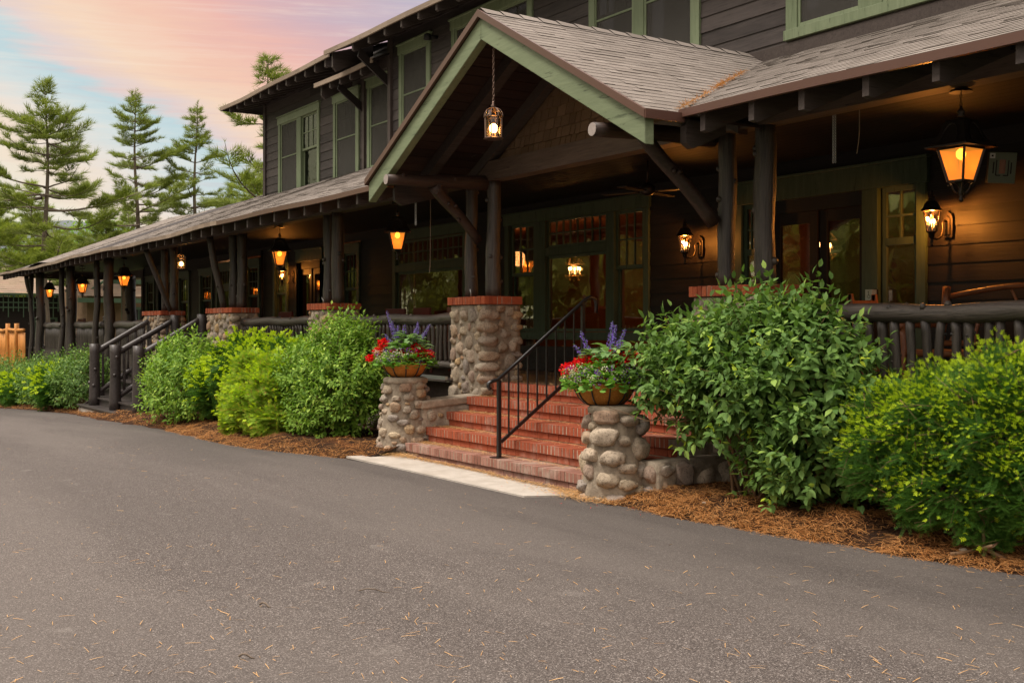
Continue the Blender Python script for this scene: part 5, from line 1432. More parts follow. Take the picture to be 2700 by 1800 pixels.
rot_boxes(*[(.012, .015, yy - w_ / 2, yy + w_ / 2, -h, h) for yy, w_, h in ((-.08, .012, .055), (-.055, .010, .075), (.055, .010, .075), (.08, .012, .055))], (.012, .015, -.055, -.012, -.078, -.068), (.012, .015, .012, .055, -.078, -.068)).build('slots', M['dark'], t, O)
rot_boxes((.012, .016, -.028, .028, -.055, .08)).build('vent', M['rustz'], t, O)
rot_boxes((.012, .017, -.12, -.072, .09, .14)).build('label_plate', M['white'], t, O)
rot_boxes((.017, .019, -.106, -.088, .106, .124)).build('label_mark', M['dark'], t, O)

t = thing('ceiling_fan', 'dark ceiling fan on a thin rod, hardly visible in the gloom behind the gable beam', 'fan', (-11.1, 8.9, 3.2)); O = tuple(t.location)
b = MB(); b.tube([(-11.1, 8.9, 3.28), (-11.1, 8.9, 3.56)], .012, 8); b.lathe([(.03, -.06), (.09, -.03), (.1, .04), (.04, .09)], (-11.1, 8.9, 3.2), 16); b.build('motor', M['bronze'], t, O, True)
for k in range(4):
    a = k * pi / 2 + .4; d = V(cos(a), sin(a), 0); b = MB(); b.bar(V(-11.1, 8.9, 3.19) + d * .14, V(-11.1, 8.9, 3.19) + d * .62, .13, .012, (0, 0, 1)); b.build('blade', M['brown_dark'], t, O)
for x, y, z0_, z1_, lab in ((-7.35, 8.0, 3.02, 3.45, 'loop of thin chain hanging from the porch beam, left of the largest lantern'), (-14.25, 7.4, 2.95, 3.5, 'short length of thin chain hanging from the eave by the left gable brace')):
    b = MB(); chain(b, x, y, z0_, z1_, .03, .0025, .007); chain(b, x + .025, y, z0_, z1_, .03, .0025, .007)
    tag(b.build('hanging_chain', M['silver'], None, (x, y, z1_)), lab, 'chain')
for x, y, z0_, z1_, lab in ((-7.05, 8.0, 3.07, 3.45, 'thin pull cord hanging next to the loop of chain'), (-14.0, 7.5, 2.3, 3.45, 'long thin cord hanging in front of the picture window, left of the tall pillar')):
    b = MB(); b.tube([(x, y, z1_), (x, y, (z0_ + z1_) / 2), (x - .01, y, z0_ + .1), (x - .03, y, z0_)], .004, 6)
    tag(b.build('pull_cord', M['curtain'], None, (x, y, z1_)), lab, 'cord')
for x, lab in ((-17.78, 'small metal flag cleat on the brick cap of the pillar behind the rounded shrub'), (-13.02, 'short upright metal pin on the brick cap of the tallest pillar in view')):
    b = MB(); b.tube([(x, 7.56, 1.95), (x, 7.56, 2.0), (x - (.05 if x < -15 else 0), 7.55, 2.05)], .008, 8); tag(b.build('metal_cleat', M['silver'], None, (x, 7.56, 1.95), True), lab, 'cleat')
# ------------------------------------------------------------------ plants
def ell_points(blobs, n, rng, lo=.72, hi=1.04, zmin=None):
    """points near the surface of a union of ellipsoids, with outward directions"""
    P_, N_ = [], []
    areas = np.array([b[3] * b[4] + b[4] * b[5] + b[3] * b[5] for b in blobs]); areas = areas / areas.sum()
    while len(P_) < n:
        b_ = blobs[rng.choice(len(blobs), p=areas)]
        d = rng.normal(size=3); d /= np.linalg.norm(d)
        if d[2] < -.75: continue
        r = rng.uniform(lo, hi) + .16 * mnoise.noise((d[0] * 2.4 + b_[0], d[1] * 2.4, d[2] * 2.4 + b_[2])) + .12 * mnoise.noise((d[0] * 6 + b_[0], d[1] * 6, d[2] * 6 + b_[2]))
        p = np.array(b_[:3]) + d * r * np.array(b_[3:6])
        if zmin is not None and p[2] < zmin(p[0], p[1]): continue
        q = min((((p[0] - c[0]) / c[3]) ** 2 + ((p[1] - c[1]) / c[4]) ** 2 + ((p[2] - c[2]) / c[5]) ** 2) ** .5 for c in blobs)
        if q < lo - .04: continue
        nn = d / np.array(b_[3:6]); nn /= np.linalg.norm(nn); P_.append(p); N_.append(nn)
    return np.array(P_), np.array(N_)

def leafy_shrub(label, base, blobs, twigs, L, mat='leaf', seed=1, pairs=5, twig_len=.3, tmpl=(LEAF_V, LEAF_F), group=None, stems=10, new=0, name='leafy_shrub', droop=.35, inner=.25, wide=1.0, shoots=0, bare=None):
    rng = np.random.default_rng(seed); t = thing(name, label, 'shrub', base, group); O = np.array(base)
    zf = lambda x, y: base[2] + .02
    P_, N_ = ell_points(blobs, twigs, rng, .70, 1.03, zf)
    n_in = int(twigs * inner)
    if n_in: Pi, Ni = ell_points(blobs, n_in, rng, .35, .7, zf); P_ = np.vstack([P_, Pi]); N_ = np.vstack([N_, Ni])
    K = len(P_)
    D = N_ * 1.0 + np.array([0, 0, .45]) + rng.normal(0, .35, (K, 3)); D /= np.linalg.norm(D, axis=1, keepdims=True)
    lens = twig_len * rng.uniform(.6, 1.25, K)
    if shoots:
        top = np.nonzero(N_[:, 2] > .45)[0]; ss = rng.choice(top, min(shoots, len(top)), replace=False)
        D[ss] = np.array([0, 0, 1.0]) + rng.normal(0, .28, (len(ss), 3)); D[ss] /= np.linalg.norm(D[ss], axis=1, keepdims=True); lens[ss] *= rng.uniform(1.3, 2.0, len(ss))
    pos, dirs, ups, scl = [], [], [], []
    tw = MB()
    for i in range(K):
        d = D[i]; s_ = np.cross(d, [0, 0, 1]); s_ /= np.linalg.norm(s_) + 1e-6; u_ = np.cross(s_, d); p0 = P_[i] - d * lens[i] * .45
        ang = rng.uniform(0, pi)
        for k in range(pairs):
            f_ = (k + .6) / pairs; c = p0 + d * lens[i] * f_ - np.array([0, 0, .03]) * f_ * f_
            a = ang + (k % 2) * (pi / 2) * .7
            for sg in (-1, 1):
                o_ = (s_ * cos(a) + u_ * sin(a)) * sg
                ld = o_ * 1.0 + d * (.2 + .45 * f_) + np.array([0, 0, -droop * rng.uniform(.2, 1.2)]) + rng.normal(0, .16, 3)
                pos.append(c); dirs.append(ld); ups.append(np.array([0, 0, 1.0]) + N_[i] * .5 + rng.normal(0, .2, 3)); scl.append(L * rng.uniform(.65, 1.15) * (1 - .25 * f_))
        pos.append(p0 + d * lens[i]); dirs.append(d + rng.normal(0, .2, 3)); ups.append(np.array([0, 0, 1.0]) + rng.normal(0, .3, 3)); scl.append(L * .7)
        if i % 5 == 0: tw.tube([tuple(p0 - d * .05), tuple(p0 + d * lens[i] * .9)], [.004, .002], 4, False)
    pos, dirs, ups, scl = map(np.array, (pos, dirs, ups, scl))
    sc3 = np.stack([scl * wide, scl, scl], 1)
    if new:
        m_ = np.zeros(len(pos), bool); cl = rng.choice(K, new, replace=False); per = pairs * 2 + 1
        for c in cl: m_[c * per + per - 5:(c + 1) * per] = True
        vv, ff = scatter(*tmpl, frames(dirs[m_], ups[m_]), pos[m_], sc3[m_] * .7); np_mesh('new_leaves', vv - O, ff, M['leaf_new'], t)
        pos, dirs, ups, sc3 = pos[~m_], dirs[~m_], ups[~m_], sc3[~m_]
    vv, ff = scatter(*tmpl, frames(dirs, ups), pos, sc3); np_mesh('foliage', vv - O, ff, M[mat], t)
    if bare:                                     # leafless brown branch ends reaching out of the crown
        for k in range(bare[6]):
            p = np.array(bare[:3]) + rng.uniform(-1, 1, 3) * np.array(bare[3:6]); d = np.array([-.75, -.35, .12]) + rng.normal(0, .3, 3); q = p + d * rng.uniform(.10, .26); m_ = (p + q) / 2 + rng.normal(0, .03, 3)
            tw.tube([tuple(p - d * .2), tuple(m_), tuple(q)], [.008, .006, .003], 5); tw.tube([tuple(m_), tuple(m_ + rng.normal(0, .09, 3) + d * .15)], [.004, .002], 4, False)
    for s_ in range(stems):
        bl = blobs[rng.integers(len(blobs))]; a = rng.uniform(0, 2 * pi); tgt = np.array(bl[:3]) + np.array([cos(a) * bl[3], sin(a) * bl[4], bl[5] * rng.uniform(-.1, .6)]) * .65
        st_ = np.array([base[0] + rng.normal(0, .12), base[1] + rng.normal(0, .1), base[2] - .05]); mid = (st_ + tgt) / 2 + rng.normal(0, .07, 3)
        tw.tube([tuple(st_), tuple(mid), tuple(tgt)], [.016, .012, .005], 6)
    tw.build('branches', M['twig'], t, base, True)
    return t

# yew spray: a twig with two ranks of flat needles (quads)
def spray_template(n=11, L=.115, nl=.024, w_=.0030, zig=.25):
    vs, fs = [], []
    def q(p0, d, l, up_):
        s_ = np.cross(d, up_); s_ /= np.linalg.norm(s_) + 1e-9; o = len(vs)
        vs.extend([p0 - s_ * w_ * .5, p0 + s_ * w_ * .5, p0 + d * l + s_ * w_ * .35, p0 + d * l - s_ * w_ * .35]); fs.append((o, o + 1, o + 2, o + 3))
    for i in range(n):
        f_ = i / n; y = L * f_
        for sg in (-1, 1):
            d = np.array([sg * .85, .55 + .3 * f_, .22 + zig * ((i % 2) - .3)]); d /= np.linalg.norm(d); q(np.array([0, y, 0.]), d, nl * (1 - .35 * f_), np.array([0, 0, 1.]))
    q(np.array([0, 0, 0.]), np.array([0, 1., 0]), L, np.array([1., 0, 0]))
    return np.array(vs), np.array(fs)
def tip_template(n=5, L=.032, nl=.016, w_=.0036):
    vs, fs = [], []
    for i in range(n):
        for sg in (-1, 1):
            p0 = np.array([0, L * i / n, 0]); d = np.array([sg * .75, .7, .25 * (-1) ** i]); d /= np.linalg.norm(d); s_ = np.cross(d, [0, 0, 1]); s_ /= np.linalg.norm(s_); o = len(vs)
            vs.extend([p0 - s_ * w_ * .5, p0 + s_ * w_ * .5, p0 + d * nl + s_ * w_ * .35, p0 + d * nl - s_ * w_ * .35]); fs.append((o, o + 1, o + 2, o + 3))
    return np.array(vs), np.array(fs)

def yew(label, base, blobs, n, seed=1, scale=1.0, coarse=False, mat='yew', tips='yew_tip', tipf=.75, group=None, name='yew_shrub', cat='shrub'):
    rng = np.random.default_rng(seed); t = thing(name, label, cat, base, group); O = np.array(base); zf = lambda x, y: base[2] - .02
    P_, N_ = ell_points(blobs, n, rng, .72, 1.04, zf); Pi, Ni = ell_points(blobs, int(n * .35), rng, .45, .72, zf); nin = len(Pi)
    D = N_ * [.9, .9, .55] + np.array([0, 0, .12]) + rng.normal(0, .42, P_.shape); Di = Ni + rng.normal(0, .5, Pi.shape)
    allP = np.vstack([P_, Pi]); allD = np.vstack([D, Di]); allD /= np.linalg.norm(allD, axis=1, keepdims=True)
    U = np.tile([0, 0, 1.0], (len(allP), 1)) + rng.normal(0, .45, allP.shape)
    R = frames(allD, U); sc_ = scale * rng.uniform(.7, 1.3, len(allP)); tv, tf = spray_template(7, .115, .036, .0085) if coarse else spray_template()
    # every point carries three sprays fanned out like a branchlet
    VV, FF, off = [], [], 0
    for ang, y0 in ((0, 0), (.65, -.25), (-.65, -.25), (.5, -.75), (-.5, -.75)):
        ca, sa = cos(ang), sin(ang); rot = np.array([[ca, sa, 0], [-sa, ca, 0], [0, 0, 1.0]]); tvr = tv @ rot.T + np.array([0, y0 * .115, 0])
        vv, ff = scatter(tvr, tf, R, allP, sc_); VV.append(vv); FF.append(ff + off); off += len(vv)
    np_mesh('foliage', np.vstack(VV) - O, np.vstack(FF), M[mat], t)
    k = len(P_); sel = np.nonzero((rng.random(k) < tipf * (.35 + .65 * (N_[:, 2] > .1))) & (N_[:, 2] > -.30 + .45 * rng.random(k)))[0]
    if tips:
        tv2, tf2 = tip_template(4, .034, .020, .0085) if coarse else tip_template(); VV, FF, off = [], [], 0
        for ang, y0 in ((0, 1.0), (.65, .62), (-.65, .62)):
            ca, sa = cos(ang), sin(ang); rot = np.array([[ca, sa, 0], [-sa, ca, 0], [0, 0, 1.0]]); e_ = np.array([0, .115 * y0 if ang == 0 else .09, 0]) @ rot.T if ang else np.array([0, .115, 0])
            m_ = rng.random(len(sel)) < (1 if ang == 0 else .7); ss = sel[m_]
            vv, ff = scatter(tv2 @ rot.T + e_ * .92 + np.array([0, -.02 if ang else 0, 0]), tf2, R[ss], allP[ss], sc_[ss] * 1.25); VV.append(vv); FF.append(ff + off); off += len(vv)
        np_mesh('new_growth', np.vstack(VV) - O, np.vstack(FF), M[tips], t)
    tw = MB()
    for i in range(0, len(allP), 6): d = allD[i]; tw.tube([tuple(allP[i] - d * .18), tuple(allP[i] + d * .08)], [.004, .0015], 4, False)
    for s_ in range(8):
        bl = blobs[rng.integers(len(blobs))]; a = rng.uniform(0, 2 * pi); tgt = np.array(bl[:3]) + np.array([cos(a) * bl[3], sin(a) * bl[4], bl[5] * rng.uniform(-.1, .5)]) * .7
        tw.tube([(base[0] + rng.normal(0, .1), base[1] + rng.normal(0, .08), base[2] - .05), tuple((np.array(base) + tgt) / 2 + rng.normal(0, .06, 3)), tuple(tgt)], [.016, .012, .005], 6)
    tw.build('branches', M['twig'], t, base, True)
    return t

# the big near shrub (right of the steps) and the yews
leafy_shrub('largest shrub in view, broad leaves with a few lime shoots, right of the brick steps', (-7.25, 6.95, .1),
            [(-7.35, 6.98, 1.05, .92, .52, .66), (-7.95, 6.90, 1.18, .60, .42, .42), (-6.75, 7.02, 1.15, .62, .45, .55), (-6.60, 6.98, .62, .50, .38, .48), (-6.85, 6.98, .38, .36, .32, .34), (-7.35, 7.1, 1.48, .45, .32, .36), (-6.8, 7.1, 1.5, .25, .22, .28)],
            1050, .118, 'leaf', 3, 5, .34, stems=22, new=40, wide=1.05, shoots=70, bare=(-7.95, 6.62, .95, .30, .12, .25, 16))
yew('wide near yew with yellow green tips at the right edge, below the thick log railing', (-5.3, 7.0, .12),
    [(-5.45, 7.02, .72, .62, .45, .52), (-4.9, 7.05, .82, .62, .5, .56), (-5.75, 6.92, .60, .40, .34, .40), (-4.6, 7.0, .58, .5, .42, .5), (-5.2, 6.85, .42, .5, .3, .34), (-4.3, 7.2, .82, .6, .5, .56), (-4.95, 7.1, 1.22, .14, .12, .20), (-5.9, 6.9, .95, .22, .18, .14), (-5.3, 6.72, .95, .2, .14, .14)], 5600, 5, .76, tipf=1.0)
yew('tiny low yew sprig in the needle litter in front of the big near yew', (-4.92, 6.78, .1), [(-4.92, 6.80, .16, .17, .12, .09)], 60, 6, .9, tipf=.4)
leafy_shrub('rounded bright green shrub just left of the brick steps', (-15.25, 6.55, -.03), [(-15.3, 6.65, .82, 1.05, .62, .72), (-14.75, 6.6, .72, .65, .5, .6), (-15.9, 6.6, .75, .62, .5, .6), (-15.2, 6.75, 1.25, .6, .42, .48), (-15.2, 6.5, .35, .8, .45, .4)],
            1250, .098, 'leaf_light', 11, 5, .28, (LEAF4_V, LEAF4_F), 'leafy shrubs along the porch', 12, 12, shoots=60)
yew('yellowish arborvitae between the rounded bright shrub and the yellow tipped yew', (-16.35, 5.95, -.06), [(-16.65, 6.15, .50, .62, .42, .50), (-16.2, 6.0, .25, .58, .30, .30), (-17.2, 6.2, .60, .5, .4, .45), (-16.9, 6.0, .95, .25, .2, .22), (-16.1, 5.95, .62, .28, .2, .25), (-17.0, 5.85, .15, .3, .2, .25), (-16.5, 5.8, .45, .3, .2, .2), (-16.4, 6.25, .85, .45, .35, .3), (-17.5, 6.1, .35, .4, .3, .35)], 2300, 12, 1.0, True, 'arb', 'yew_tip', .5, name='arborvitae')
yew('yellow tipped yew between the arborvitae and the leafy shrub by the wooden stairs', (-18.6, 6.45, -.1), [(-18.5, 6.6, .75, 1.1, .55, .62), (-19.4, 6.5, .5, .75, .5, .5), (-17.6, 6.7, .85, .8, .45, .5)], 1700, 13, 1.35, True, tipf=.9)
leafy_shrub('leafy shrub just right of the wooden stairs', (-21.2, 6.2, -.2), [(-21.0, 6.25, .50, 1.25, .65, .75), (-20.2, 6.3, .45, .85, .5, .6), (-21.9, 6.35, .6, .7, .5, .62), (-21.3, 6.4, 1.0, .7, .45, .42)], 900, .115, 'leaf_light', 14, 4, .3, (LEAF4_V, LEAF4_F), 'leafy shrubs along the porch', 8, shoots=40)
leafy_shrub('leafy shrub just left of the wooden stairs', (-30.4, 6.3, -.45), [(-30.3, 6.4, .2, 1.2, .6, .72), (-29.5, 6.45, .3, .8, .5, .65), (-31.0, 6.4, .15, .9, .5, .6)], 620, .12, 'leaf', 15, 4, .36, (LEAF4_V, LEAF4_F), 'leafy shrubs along the porch', 6)
leafy_shrub('leafy shrub second to the left of the wooden stairs, with a few brown leaves', (-34.6, 6.3, -.6), [(-34.5, 6.4, .0, 1.5, .6, .75), (-33.3, 6.4, .05, .9, .5, .62), (-35.8, 6.4, -.05, 1.0, .5, .62)], 620, .13, 'leaf', 16, 4, .38, (LEAF4_V, LEAF4_F), 'leafy shrubs along the porch', 6)
leafy_shrub('leafy shrub at the left edge in front of the orange fence', (-40.5, 6.3, -.9), [(-40.5, 6.5, -.25, 2.0, .7, .78), (-38.6, 6.5, -.2, 1.2, .6, .68), (-42.8, 6.6, -.3, 1.5, .7, .75), (-45.5, 6.6, -.4, 1.6, .7, .7)], 760, .14, 'leaf', 17, 4, .42, (LEAF4_V, LEAF4_F), 'leafy shrubs along the porch', 6)
yew('low yew with yellow tips in front of the shrub just left of the stairs', (-31.4, 5.95, -.5), [(-31.5, 6.0, -.05, .7, .3, .42), (-32.2, 6.0, .1, .45, .3, .42)], 420, 18, 1.9, True, tipf=.6)
yew('low yew with yellow tips at the far left of the bed', (-36.6, 5.9, -.7), [(-36.6, 6.0, -.35, 1.1, .3, .38), (-37.6, 6.0, -.3, .8, .3, .4)], 420, 19, 2.1, True, tipf=.8)

# ------------------------------------------------------------------ flower baskets
def petals(n, c, spread, size, mat, name, par, O, rng, flat=False, shell=True):
    d = rng.normal(size=(n, 3)); d /= np.linalg.norm(d, axis=1, keepdims=True); p = np.array(c) + d * np.array(spread) * (rng.uniform(.75, 1, (n, 1)) if shell else rng.uniform(0, 1, (n, 1)))
    vv, ff = scatter(LEAF4_V, LEAF4_F, frames(d + rng.normal(0, .6, (n, 3)), d + rng.normal(0, .3, (n, 3))), p, rng.uniform(.7, 1.2, n) * size)
    return vv, ff
def merged(name, parts, mat, par, O):
    off = 0; VV, FF = [], []
    for vv, ff in parts: VV.append(vv); FF.append(ff + off); off += len(vv)
    return np_mesh(name, np.vstack(VV) - np.array(O), np.vstack(FF), M[mat], par)
def basket(cx, cy, z, R, H_, label, seed, spikes, reds):
    rng = np.random.default_rng(seed); t = thing('flower_basket', label, 'flower basket', (cx, cy, z)); O = (cx, cy, z); c = (cx, cy, z)
    prof = [(R * .42, 0), (R * .62, H_ * .08), (R * .80, H_ * .3), (R * .93, H_ * .62), (R, H_), (R * .9, H_ * .98), (R * .5, H_ * .9), (.01, H_ * .9)]
    b = MB(); b.lathe(prof, c, 40); b.v = [(x + .010 * mnoise.noise((x * 30, y * 30, zz * 30)) * 1.2, y + .010 * mnoise.noise((x * 30, y * 30, zz * 30 + 9)) * 1.2, zz) for x, y, zz in b.v]
    b.build('coir_liner', M['coir'], t, O, True)
    b = MB()
    for k in range(10):
        a = 2 * pi * k / 10 + .2; q = [(R * .42, -.004), (R * .64, H_ * .07), (R * .825, H_ * .3), (R * .955, H_ * .62), (R * 1.03, H_)]
        b.tube([(cx + r * cos(a), cy + r * sin(a), z + h) for r, h in q], .0075, 5)
    for r, h in ((R * 1.03, H_), (R * .43, .0)): b.tube([(cx + r * cos(2 * pi * k / 30), cy + r * sin(2 * pi * k / 30), z + h) for k in range(31)], .008, 5, False)
    b.build('wire_frame', M['black'], t, O, True)
    # scalloped geranium leaves
    gv = [(0, 0, 0)] + [((.5 + .06 * (-1) ** k) * sin(2 * pi * k / 12), .45 + (.5 + .06 * (-1) ** k) * -cos(2 * pi * k / 12), .10 - .05 * (k % 2)) for k in range(12)]; gf = [(0, 1 + k, 1 + (k + 1) % 12) for k in range(12)]
    n = 420; a = rng.uniform(0, 2 * pi, n); rr = R * np.sqrt(rng.uniform(.05, 1.75, n)); h = H_ * 1.02 + .24 * (1 - np.clip(rr / (R * 1.1), 0, 1) ** 2) * rng.uniform(.3, 1.1, n) - np.where(rr > R, rng.uniform(0, .08, n), 0)
    p = np.stack([cx + rr * np.cos(a), cy + rr * np.sin(a), z + h], 1); d = np.stack([np.cos(a), np.sin(a), rng.uniform(-.3, .5, n)], 1) + rng.normal(0, .35, (n, 3))
    vv, ff = scatter(gv, gf, frames(d, np.tile([0, 0, 1.0], (n, 1)) + d * .35 + rng.normal(0, .2, (n, 3))), p, rng.uniform(.045, .078, n)); np_mesh('geranium_leaves', vv - np.array(O), ff, M['geran'], t)
    # fine trailing greenery
    n = 1500; a = rng.uniform(0, 2 * pi, n); rr = R * rng.uniform(.55, 1.38, n); h = H_ + rng.uniform(-.02, .11, n) - np.where(rr > R * .98, rng.uniform(0, .10, n) * (rng.random(n) < .35), 0)
    p = np.stack([cx + rr * np.cos(a), cy + rr * np.sin(a), z + h], 1); d = rng.normal(0, 1, (n, 3)) + np.stack([np.cos(a), np.sin(a), 0 * a], 1)
    vv, ff = scatter(LEAF4_V, LEAF4_F, frames(d, rng.normal(0, 1, (n, 3)) + [0, 0, 1]), p, rng.uniform(.016, .03, n)); np_mesh('trailing_leaves', vv - np.array(O), ff, M['leaf_light'], t)
    # red geranium heads on stalks
    stalk = MB(); parts = []
    for (dx, dy, dz, s_) in reds:
        q = (cx + dx, cy + dy, z + H_ + dz); parts.append(petals(150, q, (.068 * s_, .068 * s_, .052 * s_), .035, 'red', '', t, O, rng)); parts.append(petals(40, q, (.03 * s_, .03 * s_, .025 * s_), .026, 'red', '', t, O, rng))
        stalk.tube([(cx + dx * .5, cy + dy * .5, z + H_), (q[0] * .6 + (cx + dx * .5) * .4, q[1] * .6 + (cy + dy * .5) * .4, z + H_ + dz * .7), q], .003, 5, False)
    merged('red_geraniums', parts, 'red', t, O)
    for nm, mat, cl, num, sz, thr in (('white_flowers', 'whitef', 48, 14, .018, 0), ('purple_flowers', 'purple', 62, 10, .020, 1)):
        parts = []
        for k in range(cl):
            a = rng.uniform(0, 2 * pi) if thr else rng.normal(-2.5 if k % 2 else -1.4, .8); r_ = R * rng.uniform(.75, 1.36); hh = H_ + rng.uniform(.03, .15) - (rng.uniform(.0, .07) if r_ > R * 1.02 else 0)
            parts.append(petals(num, (cx + r_ * cos(a), cy + r_ * sin(a), z + hh), (.030, .030, .018), sz, mat, '', t, O, rng))
        merged(nm, parts, mat, t, O)
    # salvia: broad leaves and purple spikes
    n = 120; a = rng.uniform(0, 2 * pi, n); rr = rng.uniform(.0, .20, n); p = np.stack([cx + .03 + rr * np.cos(a), cy + .03 + rr * np.sin(a), z + H_ + rng.uniform(.14, .36, n) - rr * .5], 1)
    d = np.stack([np.cos(a), np.sin(a), rng.uniform(-.25, .6, n)], 1); vv, ff = scatter(LEAF_V, LEAF_F, frames(d, np.tile([0, 0, 1.0], (n, 1)) + rng.normal(0, .2, (n, 3))), p, np.stack([rng.uniform(.10, .15, n)] * 3, 1)); np_mesh('salvia_leaves', vv - np.array(O), ff, M['salvia_leaf'], t)
    parts = []
    for (dx, dy, z0_, z1_, lean) in spikes:
        base_ = V(cx + dx * .4, cy + dy * .4, z + H_ + .1); tip = V(cx + dx + lean * .53, cy + dy + lean * .85, z + H_ + z1_); stalk.tube([base_, (base_ + tip) / 2 + V(0, 0, .02), tip], [.004, .0035, .002], 5, False)
        lo = base_ + (tip - base_) * ((z0_ - .1) / (z1_ - .1)); m = int((z1_ - z0_) / .014)
        for k in range(m):
            f_ = k / m; q = lo + (tip - lo) * f_; r_ = .022 * (1 - f_ * .75); parts.append(petals(11, tuple(q), (r_ * 1.1, r_ * 1.1, .008), .021 * (1 - .4 * f_), '', '', t, O, rng))
    merged('salvia_spikes', parts, 'violet', t, O); stalk.build('stalks', M['salvia_leaf'], t, O)
    return t
basket(-13.02, 6.62, .945, .285, .20, 'coir basket of red geraniums and purple spikes on the slim left pedestal, fully in view', 41,
       [(-.20, -.10, .30, .62, -.05), (-.16, -.08, .22, .50, -.03), (-.12, -.05, .26, .44, .0), (-.02, .0, .34, .46, .0), (.1, .12, .32, .49, .01), (.12, .12, .26, .42, .01), (.2, .18, .30, .46, .06), (-.19, -.14, .24, .34, -.05)],
       [(-.20, -.20, .22, .8), (-.26, -.22, .13, .8), (-.30, -.24, .10, .7), (-.24, -.20, .05, .8), (.02, -.16, .10, .9), (.12, .02, .07, 1.3), (.18, .10, .12, 1), (.22, .2, .08, .9), (.1, .1, .16, .8), (-.3, -.33, .03, .7), (.06, -.05, .13, 1.0), (.20, .02, .10, .9)])
basket(-8.72, 6.48, .845, .285, .22, 'coir flower basket on the stout right pedestal, half covered by the large shrub', 42,
       [(-.12, -.12, .30, .46, -.05), (-.16, -.16, .24, .34, -.06), (.02, .08, .32, .55, 0), (.05, .10, .30, .52, .0), (.1, .14, .30, .48, .02), (.08, .1, .26, .38, .01)],
       [(-.22, -.26, .10, 1.0), (-.18, -.20, .04, 1.0), (-.14, -.14, .17, 1.0), (-.06, -.10, .17, 1.05), (.12, .10, .12, 1.0), (.10, .22, .22, 1.0), (.16, .28, .18, .9), (.0, .12, .26, .6), (-.24, -.14, .12, .9), (.02, -.02, .14, 1.0), (.06, .18, .15, 1.0), (-.02, .02, .06, .9)])

